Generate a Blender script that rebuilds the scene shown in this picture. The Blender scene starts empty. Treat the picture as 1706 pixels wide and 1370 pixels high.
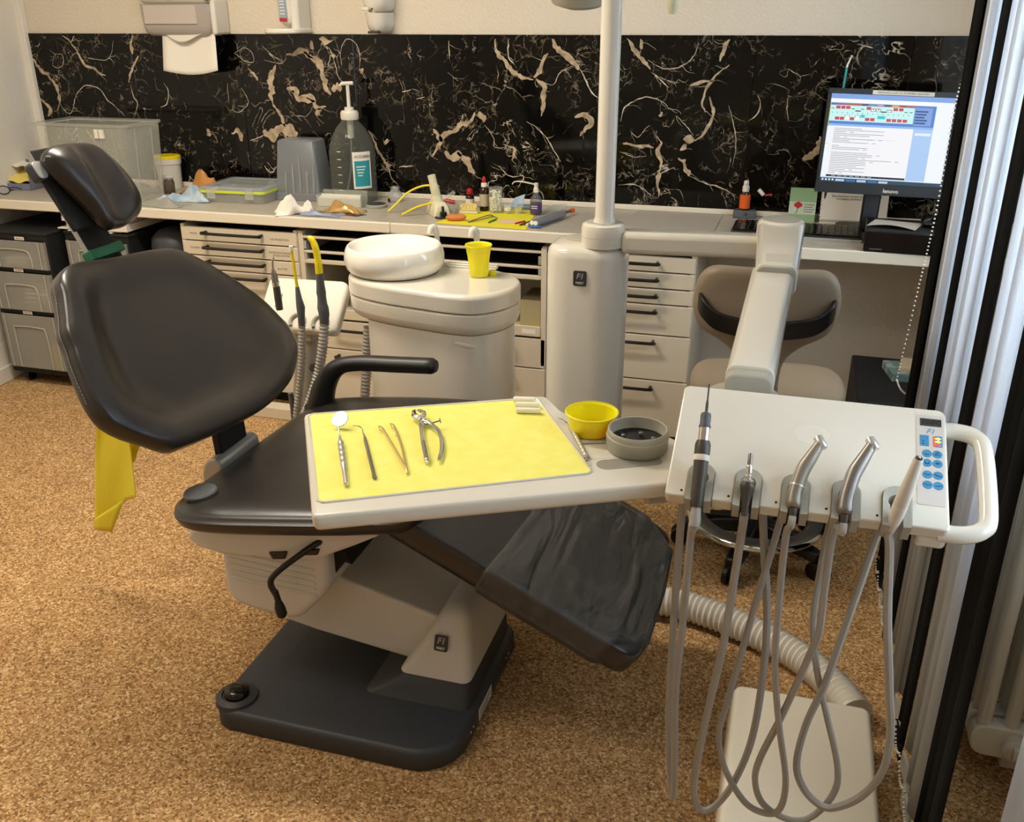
import bpy, bmesh, math, random
from mathutils import Vector, Matrix
from math import pi, sin, cos, radians, sqrt
random.seed(11)
S = bpy.context.scene
COL = S.collection

# ------------------------------------------------------------------ camera, sky, lights, exposure
cam = bpy.data.cameras.new('camera')
cam.sensor_fit = 'HORIZONTAL'; cam.sensor_width = 36.0
cam.lens = 1556.0 / 1706.0 * 36.0
cam.clip_start = 0.02
camo = bpy.data.objects.new('camera', cam); COL.objects.link(camo)
_r = [[0.958954, -0.10844, 0.262007], [0.283546, 0.376412, -0.881995], [-0.002979, 0.920084, 0.39171]]
camo.matrix_world = Matrix(((_r[0][0], _r[0][1], _r[0][2], 0), (_r[1][0], _r[1][1], _r[1][2], 0), (_r[2][0], _r[2][1], _r[2][2], 1.60), (0, 0, 0, 1)))
S.camera = camo
S.view_settings.view_transform = 'Standard'
S.view_settings.look = 'None'
S.view_settings.exposure = 0.0
S.view_settings.gamma = 1.0
S.view_settings.use_curve_mapping = False
S.cycles.max_bounces = 8
S.cycles.transparent_max_bounces = 24
S.cycles.sample_clamp_indirect = 4.0
S.cycles.use_denoising = True

w = bpy.data.worlds.new('overcast_sky'); S.world = w; w.use_nodes = True
bg = w.node_tree.nodes['Background']
bg.inputs[0].default_value = (0.70, 0.84, 1.0, 1); bg.inputs[1].default_value = 8.0

def area(name, loc, size, size_y, power, color, rot=(0, 0, 0)):
    l = bpy.data.lights.new(name, 'AREA'); l.shape = 'RECTANGLE'; l.size = size; l.size_y = size_y
    l.energy = power; l.color = color
    o = bpy.data.objects.new(name, l); o.location = loc; o.rotation_euler = rot; COL.objects.link(o)
    return o
WARM = (1.0, 0.90, 0.755)
area('ceiling_lamp_light', (-1.85, 2.25, 2.575), 1.15, 0.28, 50, WARM)
area('ceiling_lamp_light', (-2.10, 0.95, 2.575), 1.15, 0.28, 21, WARM)
area('ceiling_lamp_light', (-1.60, -1.2, 2.575), 1.15, 0.28, 5, WARM)

# ------------------------------------------------------------------ colours and materials
def C(h, a=1.0):
    h = h.lstrip('#'); r = []
    for i in (0, 2, 4):
        c = int(h[i:i+2], 16) / 255.0
        r.append(c / 12.92 if c <= 0.04045 else ((c + 0.055) / 1.055) ** 2.4)
    return (r[0], r[1], r[2], a)

def M(name, col, rough=.5, metal=0.0, spec=.5, coat=0.0, emit=None, es=1.0, alpha=1.0, sss=0.0, trans=0.0,
      var=None, bump=None, coord='Object'):
    m = bpy.data.materials.new(name); m.use_nodes = True
    nt = m.node_tree; b = nt.nodes['Principled BSDF']
    b.inputs['Base Color'].default_value = C(col); b.inputs['Roughness'].default_value = rough
    b.inputs['Metallic'].default_value = metal; b.inputs['Specular IOR Level'].default_value = spec
    b.inputs['Coat Weight'].default_value = coat
    b.inputs['Alpha'].default_value = alpha
    b.inputs['Transmission Weight'].default_value = trans
    if sss:
        b.inputs['Subsurface Weight'].default_value = sss; b.inputs['Subsurface Scale'].default_value = .02
    if emit:
        b.inputs['Emission Color'].default_value = C(emit); b.inputs['Emission Strength'].default_value = es
    if var or bump:
        tc = nt.nodes.new('ShaderNodeTexCoord')
    if var:                                   # var = (scale, second colour, contrast lo, hi)
        n = nt.nodes.new('ShaderNodeTexNoise'); n.inputs['Scale'].default_value = var[0]; n.inputs['Detail'].default_value = 5
        nt.links.new(tc.outputs[coord], n.inputs['Vector'])
        rp = nt.nodes.new('ShaderNodeMapRange'); rp.inputs[1].default_value = var[2]; rp.inputs[2].default_value = var[3]
        nt.links.new(n.outputs[0], rp.inputs[0])
        mx = nt.nodes.new('ShaderNodeMix'); mx.data_type = 'RGBA'
        mx.inputs[6].default_value = C(col); mx.inputs[7].default_value = C(var[1])
        nt.links.new(rp.outputs[0], mx.inputs[0]); nt.links.new(mx.outputs[2], b.inputs['Base Color'])
    if bump:                                  # bump = (scale, strength, distance)
        n = nt.nodes.new('ShaderNodeTexNoise'); n.inputs['Scale'].default_value = bump[0]; n.inputs['Detail'].default_value = 4
        nt.links.new(tc.outputs[coord], n.inputs['Vector'])
        bp = nt.nodes.new('ShaderNodeBump'); bp.inputs['Strength'].default_value = bump[1]; bp.inputs['Distance'].default_value = bump[2]
        nt.links.new(n.outputs[0], bp.inputs['Height']); nt.links.new(bp.outputs[0], b.inputs['Normal'])
    return m

def clear(name, col, fac, rough=.12, tint='#ffffff'):
    """thin clear plastic: mostly see-through, part milky, with a gloss"""
    m = bpy.data.materials.new(name); m.use_nodes = True; nt = m.node_tree
    b = nt.nodes['Principled BSDF']; b.inputs['Base Color'].default_value = C(col); b.inputs['Roughness'].default_value = rough
    t = nt.nodes.new('ShaderNodeBsdfTransparent'); t.inputs[0].default_value = C(tint)
    lw = nt.nodes.new('ShaderNodeLayerWeight'); lw.inputs[0].default_value = .25
    mr = nt.nodes.new('ShaderNodeMapRange'); mr.inputs[3].default_value = fac; mr.inputs[4].default_value = min(1, fac + .45)
    nt.links.new(lw.outputs['Facing'], mr.inputs[0])
    mx = nt.nodes.new('ShaderNodeMixShader'); nt.links.new(mr.outputs[0], mx.inputs[0])
    nt.links.new(t.outputs[0], mx.inputs[1]); nt.links.new(b.outputs[0], mx.inputs[2])
    nt.links.new(mx.outputs[0], nt.nodes['Material Output'].inputs[0])
    return m

def speckle_floor():
    m = bpy.data.materials.new('speckled_carpet'); m.use_nodes = True; nt = m.node_tree; N = nt.nodes.new; L = nt.links.new
    b = nt.nodes['Principled BSDF']; b.inputs['Roughness'].default_value = .95; b.inputs['Specular IOR Level'].default_value = .1
    g = N('ShaderNodeNewGeometry')
    v = N('ShaderNodeTexVoronoi'); v.inputs['Scale'].default_value = 210
    n0 = N('ShaderNodeTexNoise'); n0.inputs['Scale'].default_value = 90; n0.inputs['Detail'].default_value = 2
    ad = N('ShaderNodeMix'); ad.data_type = 'VECTOR'; ad.inputs[0].default_value = .012
    L(g.outputs['Position'], ad.inputs[4]); L(n0.outputs['Color'], ad.inputs[5]); L(g.outputs['Position'], n0.inputs['Vector'])
    L(ad.outputs[1], v.inputs['Vector'])
    sx = N('ShaderNodeSeparateColor'); L(v.outputs['Color'], sx.inputs[0])
    cr = N('ShaderNodeValToRGB'); e = cr.color_ramp
    e.elements[0].position = 0; e.elements[0].color = C('#755836'); e.elements[1].position = 1; e.elements[1].color = C('#e2c597')
    for p, c in ((.16, '#946f46'), (.42, '#ad8558'), (.68, '#be9869'), (.86, '#cfab7b')):
        k = e.elements.new(p); k.color = C(c)
    L(sx.outputs[0], cr.inputs[0])
    n1 = N('ShaderNodeTexNoise'); n1.inputs['Scale'].default_value = 9; n1.inputs['Detail'].default_value = 5; L(g.outputs['Position'], n1.inputs['Vector'])
    mr = N('ShaderNodeMapRange'); mr.inputs[1].default_value = .3; mr.inputs[2].default_value = .7; mr.inputs[3].default_value = .88; mr.inputs[4].default_value = 1.06
    L(n1.outputs[0], mr.inputs[0])
    mu = N('ShaderNodeMix'); mu.data_type = 'RGBA'; mu.blend_type = 'MULTIPLY'; mu.inputs[0].default_value = 1
    L(cr.outputs[0], mu.inputs[6]); L(mr.outputs[0], mu.inputs[7]); L(mu.outputs[2], b.inputs['Base Color'])
    bp = N('ShaderNodeBump'); bp.inputs['Strength'].default_value = .5; bp.inputs['Distance'].default_value = .004
    L(sx.outputs[1], bp.inputs['Height']); L(bp.outputs[0], b.inputs['Normal'])
    return m

def marble():
    m = bpy.data.materials.new('black_marble'); m.use_nodes = True; nt = m.node_tree; N = nt.nodes.new; L = nt.links.new
    b = nt.nodes['Principled BSDF']; b.inputs['Roughness'].default_value = .07
    b.inputs['Specular IOR Level'].default_value = .3
    g = N('ShaderNodeNewGeometry'); oi = N('ShaderNodeObjectInfo')
    of = N('ShaderNodeVectorMath'); of.operation = 'SCALE'; of.inputs[0].default_value = (3.1, 0, 5.7); L(oi.outputs['Random'], of.inputs['Scale'])
    ps = N('ShaderNodeVectorMath'); ps.operation = 'ADD'; L(g.outputs['Position'], ps.inputs[0]); L(of.outputs[0], ps.inputs[1])
    def warp(scale, amt, det=4):
        n = N('ShaderNodeTexNoise'); n.inputs['Scale'].default_value = scale; n.inputs['Detail'].default_value = det; L(ps.outputs[0], n.inputs['Vector'])
        c = N('ShaderNodeVectorMath'); c.operation = 'SUBTRACT'; c.inputs[1].default_value = (.5, .5, .5); L(n.outputs['Color'], c.inputs[0])
        s = N('ShaderNodeVectorMath'); s.operation = 'SCALE'; s.inputs['Scale'].default_value = amt; L(c.outputs[0], s.inputs[0])
        a = N('ShaderNodeVectorMath'); a.operation = 'ADD'; L(ps.outputs[0], a.inputs[0]); L(s.outputs[0], a.inputs[1])
        return a.outputs[0]
    def edge(vec, scale, width):
        v = N('ShaderNodeTexVoronoi'); v.feature = 'DISTANCE_TO_EDGE'; v.inputs['Scale'].default_value = scale; L(vec, v.inputs['Vector'])
        r = N('ShaderNodeMapRange'); r.inputs[1].default_value = 0; r.inputs[2].default_value = width; r.inputs[3].default_value = 1; r.inputs[4].default_value = 0
        L(v.outputs['Distance'], r.inputs[0]); return r.outputs[0]
    def mask(scale, lo, hi, det=3):
        n = N('ShaderNodeTexNoise'); n.inputs['Scale'].default_value = scale; n.inputs['Detail'].default_value = det; L(ps.outputs[0], n.inputs['Vector'])
        r = N('ShaderNodeMapRange'); r.inputs[1].default_value = lo; r.inputs[2].default_value = hi; L(n.outputs[0], r.inputs[0]); return r.outputs[0]
    def mul(a, c):
        k = N('ShaderNodeMath'); k.operation = 'MULTIPLY'; L(a, k.inputs[0])
        if isinstance(c, float): k.inputs[1].default_value = c
        else: L(c, k.inputs[1])
        return k.outputs[0]
    fine = mul(mul(edge(warp(9, .16), 13, .045), mask(4.5, .52, .62)), mask(16, .44, .62, 5))
    thin = mul(mul(edge(warp(4, .3), 5, .016), mask(3.2, .53, .62)), mask(20, .42, .58))
    flake = mul(edge(warp(26, .05), 30, .09), mul(mask(5.5, .57, .66), mask(28, .5, .62)))
    def squig(scale, width, dist, m_):
        n = N('ShaderNodeTexNoise'); n.inputs['Scale'].default_value = scale; n.inputs['Detail'].default_value = 5; n.inputs['Distortion'].default_value = dist; L(ps.outputs[0], n.inputs['Vector'])
        a = N('ShaderNodeMath'); a.operation = 'SUBTRACT'; a.inputs[1].default_value = .5; L(n.outputs[0], a.inputs[0])
        k = N('ShaderNodeMath'); k.operation = 'ABSOLUTE'; L(a.outputs[0], k.inputs[0])
        r = N('ShaderNodeMapRange'); r.inputs[1].default_value = width * .3; r.inputs[2].default_value = width; r.inputs[3].default_value = 1; r.inputs[4].default_value = 0; L(k.outputs[0], r.inputs[0])
        return mul(r.outputs[0], m_)
    sq1 = squig(7, .009, 1.2, mul(mask(3.6, .52, .60), mask(18, .42, .60, 5)))
    sq2 = squig(17, .016, 1.8, mul(mask(5.2, .53, .60), mask(24, .46, .62)))
    def mixc(a, fac, col):
        x = N('ShaderNodeMix'); x.data_type = 'RGBA'; L(fac, x.inputs[0]); x.inputs[7].default_value = C(col)
        if isinstance(a, str): x.inputs[6].default_value = C(a)
        else: L(a, x.inputs[6])
        return x.outputs[2]
    c = mixc('#040404', mul(mask(2.2, .45, .7), .55), '#15130f')
    c = mixc(c, mul(flake, .45), '#a2947c')
    c = mixc(c, mul(fine, .6), '#8f7f69')
    c = mixc(c, mul(thin, .5), '#a8977f')
    c = mixc(c, mul(sq2, .8), '#b3a58d')
    c = mixc(c, mul(sq1, .95), '#cfc1a8')
    L(c, b.inputs['Base Color'])
    return m

m_wall = M('cream_textured_plaster', '#d9cebb', .9, spec=.2, bump=(110, .55, .006), coord='Object')
m_wall2 = M('white_plaster', '#e2dccf', .9, spec=.2, bump=(110, .45, .005))
m_ceil = M('ceiling_paint', '#efece4', .9)
m_floor = speckle_floor()
m_marble = marble()
m_vein = M('beige_vein', '#bda98c', .2, var=(34, '#857058', .40, .70))
m_veinw = M('pale_vein', '#d3c7b0', .2, var=(50, '#857a68', .4, .7))
m_trim = M('white_trim', '#dcd6c8', .5)
m_worktop = M('grey_beige_laminate', '#b3ab9c', .34, var=(60, '#aaa293', .4, .6))
m_wedge = M('cream_edge', '#ddd3be', .35)
m_cab = M('cream_lacquer', '#cec2aa', .42)
m_cabin = M('cabinet_inside', '#3a352c', .7)
m_dark = M('dark_gap', '#0b0a09', .8)
m_hand = M('black_gloss', '#0c0c0c', .18)
m_black = M('black_plastic', '#101010', .42)
m_blackm = M('black_matt', '#0b0b0b', .7)
m_white = M('white_gloss_plastic', '#ddd7c8', .16, coat=.3)
m_whitem = M('white_plastic', '#d8d2c4', .42)
m_shell = M('warm_white_shell', '#d5d1ca', .5)
m_porc = M('white_ceramic', '#efeadd', .08, coat=.5)
m_grey = M('light_grey_plastic', '#a9a698', .42)
m_greyd = M('dark_grey_plastic', '#35383c', .5, bump=(700, .08, .001))
m_slate = M('mid_grey_rubber', '#54565a', .5)
m_hose = M('grey_hose', '#a19d94', .45)
m_leather = M('anthracite_leather', '#282422', .30, spec=.6, bump=(900, .08, .0006), var=(5, '#221f1d', .35, .65))
m_stitch = M('grey_thread', '#8d8983', .8)
m_steel = M('steel', '#cfcdc8', .3, metal=.85)
m_chrome = M('chrome', '#e2e2e0', .07, metal=1)
m_gunm = M('dull_steel', '#85807a', .36, metal=.8)
m_alu = M('aluminium', '#b4b3ae', .35, metal=.45)
m_steel_refl = M('steel_yellow_reflection', '#d8c283', .25, metal=.85)  # steel, with the yellow tray paper's reflection painted into the colour
m_yel = M('yellow_plastic', '#efe010', .35, sss=.25)
m_yel2 = M('yellow_tip', '#e8cf12', .35)
m_ypaper = M('yellow_paper', '#f3ec7c', .85, var=(30, '#efe76f', .4, .6))
m_ypaper2 = M('bright_yellow_paper', '#ddd02a', .85)
m_ytowel = M('yellow_crepe', '#ecdb38', .8, sss=.1, bump=(260, .4, .002))
m_green = M('green_plastic', '#0d6b47', .4)
m_paper = M('white_paper', '#e4ddcf', .9)
m_cotton = M('cotton', '#f2eee0', .95)
m_tan = M('tan_upholstery', '#9a8972', .45, bump=(800, .08, .0008))
m_clear = clear('clear_plastic', '#d8dacb', .20, .15)
m_milky = clear('milky_plastic', '#b4b3a9', .38, .3)
m_smoke = clear('grey_plastic_sheet', '#8e9296', .52, .3)
m_glass = clear('thin_glass', '#e6ece8', .10, .03)
m_film = M('film', '#3a3b3b', .1)
m_red = M('red_plastic', '#b3121c', .4)
m_amber = M('brown_glass', '#241009', .12)
m_blue = M('pale_blue_fabric', '#8fa6bb', .8, var=(25, '#b9c6d0', .4, .6))
m_orange = M('orange_plastic', '#d65a17', .4)
m_teal = M('teal_print', '#1f8d97', .5)
m_tealo = M('turquoise_plastic', '#2fa6b0', .35)
m_lcd = M('lcd', '#35372f', .3)
m_kblue = M('blue_key', '#3d86b0', .4)
m_led = M('red_led', '#ff2a10', .5, emit='#ff2a10', es=3.5)
m_ledy = M('yellow_led', '#ffd23a', .5, emit='#ffb020', es=5)
m_ink = M('black_ink', '#1c1b19', .8)
m_inkb = M('grey_ink', '#5d5b57', .8)
m_cast = M('yellow_stone_plaster', '#dcc57a', .8)
m_putty = M('orange_putty', '#c4713b', .6)
m_purple = M('purple_label', '#4d3766', .5)
m_cream = M('cream_plastic', '#d6cfae', .42)

# ------------------------------------------------------------------ mesh helpers
INV = {}
class G:
    def __init__(s): s.v = []; s.f = []
    def add(s, vs, fs):
        o = len(s.v); s.v += [Vector(p) for p in vs]; s.f += [tuple(i + o for i in f) for f in fs]; return s
    def merge(s, g, m=None):
        return s.add([(m @ p) if m else p for p in g.v], g.f)
    def box(s, x0, x1, y0, y1, z0, z1, m=None):
        vs = [(x, y, z) for z in (z0, z1) for y in (y0, y1) for x in (x0, x1)]
        if m: vs = [m @ Vector(p) for p in vs]
        return s.add(vs, [(0, 2, 3, 1), (4, 5, 7, 6), (0, 1, 5, 4), (2, 6, 7, 3), (0, 4, 6, 2), (1, 3, 7, 5)])
    def prism(s, pts, z0, z1, m=None):
        n = len(pts)
        vs = [(a, b, z0) for a, b in pts] + [(a, b, z1) for a, b in pts]
        if m: vs = [m @ Vector(p) for p in vs]
        fs = [tuple(range(n - 1, -1, -1)), tuple(range(n, 2 * n))] + [(i, (i + 1) % n, n + (i + 1) % n, n + i) for i in range(n)]
        return s.add(vs, fs)
    def loft(s, rings, cap0=True, cap1=True, closed=True):
        n = len(rings[0]); vs = [p for r in rings for p in r]; fs = []
        for k in range(len(rings) - 1):
            for i in range(n if closed else n - 1):
                j = (i + 1) % n
                fs.append((k * n + i, k * n + j, (k + 1) * n + j, (k + 1) * n + i))
        if cap0: fs.append(tuple(range(n - 1, -1, -1)))
        if cap1: fs.append(tuple(range((len(rings) - 1) * n, len(rings) * n)))
        return s.add(vs, fs)
    def lathe(s, prof, n=24, m=None, cap0=True, cap1=True):
        rings = []
        for r, zz in prof:
            ring = [Vector((r * cos(2 * pi * i / n), r * sin(2 * pi * i / n), zz)) for i in range(n)]
            rings.append([m @ p for p in ring] if m else ring)
        return s.loft(rings, cap0, cap1)
    def tube(s, path, r, n=10, cap=True, squash=None):
        path = [Vector(p) for p in path]; rings = []; up = None
        for i, p in enumerate(path):
            t = (path[min(i + 1, len(path) - 1)] - path[max(i - 1, 0)]).normalized()
            if up is None:
                up = Vector((0, 0, 1)) if abs(t.z) < .9 else Vector((1, 0, 0))
            a = (up - t * up.dot(t)).normalized(); b = t.cross(a); up = a
            rr = r[i] if isinstance(r, (list, tuple)) else r
            sq = squash or 1.0
            rings.append([p + a * (rr * cos(2 * pi * k / n) * sq) + b * (rr * sin(2 * pi * k / n)) for k in range(n)])
        return s.loft(rings, cap, cap)
    def sphere(s, c, r, nu=14, nv=8, m=None):
        rx, ry, rz = r if isinstance(r, (tuple, list)) else (r, r, r); c = Vector(c); rings = []
        for k in range(1, nv):
            a = pi * k / nv
            ring = [Vector((c.x + rx * sin(a) * cos(2 * pi * i / nu), c.y + ry * sin(a) * sin(2 * pi * i / nu), c.z - rz * cos(a))) for i in range(nu)]
            rings.append([m @ p for p in ring] if m else ring)
        return s.loft(rings)
    def grid(s, nu, nv, fn):
        vs = [fn(i / nu, j / nv) for j in range(nv + 1) for i in range(nu + 1)]; W = nu + 1
        return s.add(vs, [(j * W + i, j * W + i + 1, (j + 1) * W + i + 1, (j + 1) * W + i) for j in range(nv) for i in range(nu)])
    def poly(s, pts): return s.add(pts, [tuple(range(len(pts)))])

def smooth_path(pts, sub=6, closed=False):
    P = [Vector(p) for p in pts]; n = len(P); out = []
    for i in range(n if closed else n - 1):
        if closed: p0, p1, p2, p3 = P[(i - 1) % n], P[i], P[(i + 1) % n], P[(i + 2) % n]
        else: p0, p1, p2, p3 = P[max(i - 1, 0)], P[i], P[i + 1], P[min(i + 2, n - 1)]
        for k in range(sub):
            t = k / sub
            out.append(.5 * ((2 * p1) + (p2 - p0) * t + (2 * p0 - 5 * p1 + 4 * p2 - p3) * t * t + (3 * p1 - p0 - 3 * p2 + p3) * t ** 3))
    if not closed: out.append(P[-1])
    return out

def rrect(x0, x1, y0, y1, r, k=5):
    r = [r] * 4 if not isinstance(r, (list, tuple)) else r          # order: x1y1, x0y1, x0y0, x1y0
    out = []
    for (cx, cy, a0, q) in ((x1, y1, 0, r[0]), (x0, y1, 90, r[1]), (x0, y0, 180, r[2]), (x1, y0, 270, r[3])):
        sx = -1 if cx == x1 else 1; sy = -1 if cy == y1 else 1
        for i in range(k + 1):
            a = radians(a0 + 90 * i / k); out.append((cx + sx * q + q * cos(a), cy + sy * q + q * sin(a)))
    return out

def roundpoly(pts, r, k=6):
    """polygon with rounded corners; r is one radius or one per corner"""
    n = len(pts); r = [r] * n if not isinstance(r, (list, tuple)) else r; out = []
    for i in range(n):
        p = Vector(pts[i] + (0,)); a = Vector(pts[i - 1] + (0,)) - p; b = Vector(pts[(i + 1) % n] + (0,)) - p
        la, lb = a.length, b.length; a.normalize(); b.normalize()
        ang = math.acos(max(-1, min(1, a.dot(b)))); d = min(r[i] / math.tan(ang / 2) if ang > .01 else 0, la * .48, lb * .48)
        q0, q1 = p + a * d, p + b * d
        if d < 1e-5: out.append((p.x, p.y)); continue
        for j in range(k + 1):
            t = j / k; q = q0 * (1 - t) ** 2 + p * 2 * t * (1 - t) + q1 * t * t; out.append((q.x, q.y))
    return out

def frame(o, u, v):
    """matrix whose local x is u, y is v, z their normal, origin o"""
    u = Vector(u).normalized(); v = Vector(v); v = (v - u * v.dot(u)).normalized(); n = u.cross(v)
    return Matrix(((u.x, v.x, n.x, o[0]), (u.y, v.y, n.y, o[1]), (u.z, v.z, n.z, o[2]), (0, 0, 0, 1)))

def axis(p, q):
    """matrix with local z from p to q, origin p"""
    p = Vector(p); d = (Vector(q) - p).normalized(); a = Vector((1, 0, 0)) if abs(d.x) < .8 else Vector((0, 1, 0))
    u = (a - d * a.dot(d)).normalized(); v = d.cross(u)
    return Matrix(((u.x, v.x, d.x, p.x), (u.y, v.y, d.y, p.y), (u.z, v.z, d.z, p.z), (0, 0, 0, 1)))

def pad(outline, ht, hb, m, dish=None, p=2.6, sub=4, rings=9, side=0.0):
    """an upholstered cushion: smooth outline, domed top and bottom; dish(a, b, t) shifts the top surface"""
    ol = [Vector((a, b, 0)) for a, b in outline] if sub == 0 else [Vector((q[0], q[1], 0)) for q in smooth_path([(a, b, 0) for a, b in outline], sub, True)]
    n = len(ol); c = sum(ol, Vector()) / n; g = G(); R = []
    ts = [sin(pi / 2 * k / rings) for k in range(1, rings + 1)]
    for t in ts:
        h = ht * max(0, 1 - t ** p) ** (1 / p)
        ring = []
        for q in ol:
            s = c + (q - c) * t
            d = dish(s.x, s.y, t) if dish else 0
            ring.append(m @ Vector((s.x, s.y, h + side / 2 + d)))
        R.append(ring)
    for t in reversed(ts):
        h = hb * max(0, 1 - t ** p) ** (1 / p); ring = []
        for q in ol:
            s = c + (q - c) * t
            d = dish(s.x, s.y, t) if dish else 0
            ring.append(m @ Vector((s.x, s.y, -h - side / 2 + d)))
        R.append(ring)
    return g.loft(R)

def obj(g, name, mat, parent=None, bevel=0.0, seg=2, sharp=38, smooth=True, sub=0):
    me = bpy.data.meshes.new(name)
    inv = INV[parent.name] if parent else Matrix()
    vs = [inv @ p for p in g.v]
    lo = Vector([min(p[i] for p in vs) for i in range(3)]); hi = Vector([max(p[i] for p in vs) for i in range(3)])
    L = Vector(((lo.x + hi.x) / 2, (lo.y + hi.y) / 2, lo.z))
    me.from_pydata([tuple(p - L) for p in vs], [], g.f); me.update()
    if len(g.f) > 5:
        bm = bmesh.new(); bm.from_mesh(me); bmesh.ops.recalc_face_normals(bm, faces=bm.faces); bm.to_mesh(me); bm.free()
    if smooth:
        me.polygons.foreach_set('use_smooth', [True] * len(me.polygons))
        me.set_sharp_from_angle(angle=radians(sharp))
    mats = mat if isinstance(mat, (list, tuple)) else [mat]
    for k in mats: me.materials.append(k)
    o = bpy.data.objects.new(name, me); COL.objects.link(o); o.location = L
    if parent: o.parent = parent
    INV[o.name] = Matrix.Translation(-L) @ inv
    if bevel:
        b = o.modifiers.new('bevel', 'BEVEL'); b.width = bevel; b.segments = seg; b.limit_method = 'ANGLE'; b.angle_limit = radians(35)
        b.harden_normals = False
    return o

def tag(o, label=None, cat=None, group=None, kind=None):
    if label: o['label'] = label
    if cat: o['category'] = cat
    if group: o['group'] = group
    if kind: o['kind'] = kind
    return o

def thing(name, label, cat, loc=(0, 0, 0), rotz=0.0, group=None, world=True):
    """Empty at the thing's base; with world=True its parts are written in room coordinates"""
    o = bpy.data.objects.new(name, None); COL.objects.link(o); o.empty_display_size = .05
    o.location = loc; o.rotation_euler = (0, 0, rotz)
    INV[o.name] = (Matrix.Translation(loc) @ Matrix.Rotation(rotz, 4, 'Z')).inverted() if world else Matrix()
    return tag(o, label, cat, group)

def dup(root, loc, rotz=None, label=None, group=None):
    def rec(o, par):
        c = o.copy(); COL.objects.link(c)
        if par: c.parent = par
        for ch in KIDS.get(o.name, []): rec(ch, c)
        return c
    r = rec(root, None); r.location = loc
    if rotz is not None: r.rotation_euler = (0, 0, rotz)
    if label: r['label'] = label
    if group: r['group'] = group
    return r
KIDS = {}
def index_kids():
    KIDS.clear()
    for o in COL.objects:
        if o.parent: KIDS.setdefault(o.parent.name, []).append(o)

def text(body, size, mat, parent, m, name='lettering', align='CENTER', depth=.0002, bold=0.0, shear=0.0):
    cu = bpy.data.curves.new('t', 'FONT'); cu.body = body; cu.size = size; cu.align_x = align; cu.align_y = 'CENTER'
    cu.extrude = depth; cu.offset = bold; cu.resolution_u = 2; cu.shear = shear
    to = bpy.data.objects.new('t', cu); COL.objects.link(to)
    me = bpy.data.meshes.new_from_object(to.evaluated_get(bpy.context.evaluated_depsgraph_get()))
    g = G(); g.add([m @ v.co for v in me.vertices], [tuple(p.vertices) for p in me.polygons])
    bpy.data.objects.remove(to); bpy.data.curves.remove(cu); bpy.data.meshes.remove(me)
    return obj(g, name, mat, parent, smooth=False)

def flat(pts, t, name, mat, parent, m):
    """thin flat piece, outline in the plane of m"""
    return obj(G().prism(pts, 0, t, m), name, mat, parent, smooth=False)

def cyl(g, p, q, r, n=14, r2=None):
    L = (Vector(q) - Vector(p)).length
    return g.lathe([(r, 0), (r if r2 is None else r2, L)], n, axis(p, q))

# ------------------------------------------------------------------ the room
YB = 3.88; XL = -3.535; XR = 0.86; YF = -2.3; ZC = 2.6
def struct(g, name, mat, parent=None, **k):
    return tag(obj(g, name, mat, parent, **k), kind='structure')
struct(G().box(-4.0, 1.2, YF - .2, YB + .2, -.08, 0), 'floor', m_floor, smooth=False)
struct(G().box(-4.0, 1.2, YF - .2, YB + .2, ZC, ZC + .08), 'ceiling', m_ceil, smooth=False)
wall_back = struct(G().box(-4.0, 1.2, YB, YB + .12, 0, ZC), 'wall_back', m_wall, smooth=False)
# the left wall runs slightly out of square
_lw = frame((XL, YB, 0), (.098, -1, 0), (0, 0, 1))
struct(G().box(0, 6.4, 0, ZC, 0, .10, _lw), 'wall_left', m_wall2, smooth=False)
struct(G().box(.01, 6.1, 0, .075, -.016, 0, _lw), 'baseboard_left', m_trim, bevel=.004)
struct(G().box(XL - .01, XL + .035, YB - .035, YB, .85, ZC), 'trim_1', m_wall2, bevel=.004)
struct(G().box(-4.0, 1.2, YF - .12, YF, 0, ZC), 'wall_front', m_wall2, smooth=False)
g = G(); WY0, WY1, WZ0, WZ1 = .55, 3.05, .92, 2.42
g.box(XR, XR + .22, YF, YB, 0, WZ0); g.box(XR, XR + .22, YF, YB, WZ1, ZC)
g.box(XR, XR + .22, YF, WY0, WZ0, WZ1); g.box(XR, XR + .22, WY1, YB, WZ0, WZ1)
struct(g, 'wall_right', m_wall2, smooth=False)
win = thing('window_1', None, None, (XR + .14, 1.8, WZ0)); tag(win, kind='structure')
g = G(); t = .06
for a, b in ((WY0, WY0 + t), (1.8 - t / 2, 1.8 + t / 2), (WY1 - t, WY1)): g.box(XR + .11, XR + .17, a, b, WZ0, WZ1)
for a, b in ((WZ0, WZ0 + t), (WZ1 - t, WZ1)): g.box(XR + .11, XR + .17, WY0, WY1, a, b)
obj(g, 'window_frame', m_trim, win, bevel=.005)
for a, b in ((WY0 + t, 1.8 - t / 2), (1.8 + t / 2, WY1 - t)):
    obj(G().box(XR + .138, XR + .142, a, b, WZ0 + t, WZ1 - t), 'pane', m_glass, win, smooth=False)
obj(G().box(XR - .12, XR + .10, WY0 - .05, WY1 + .05, WZ0 - .03, WZ0), 'window_sill', m_trim, win, bevel=.005)

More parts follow.
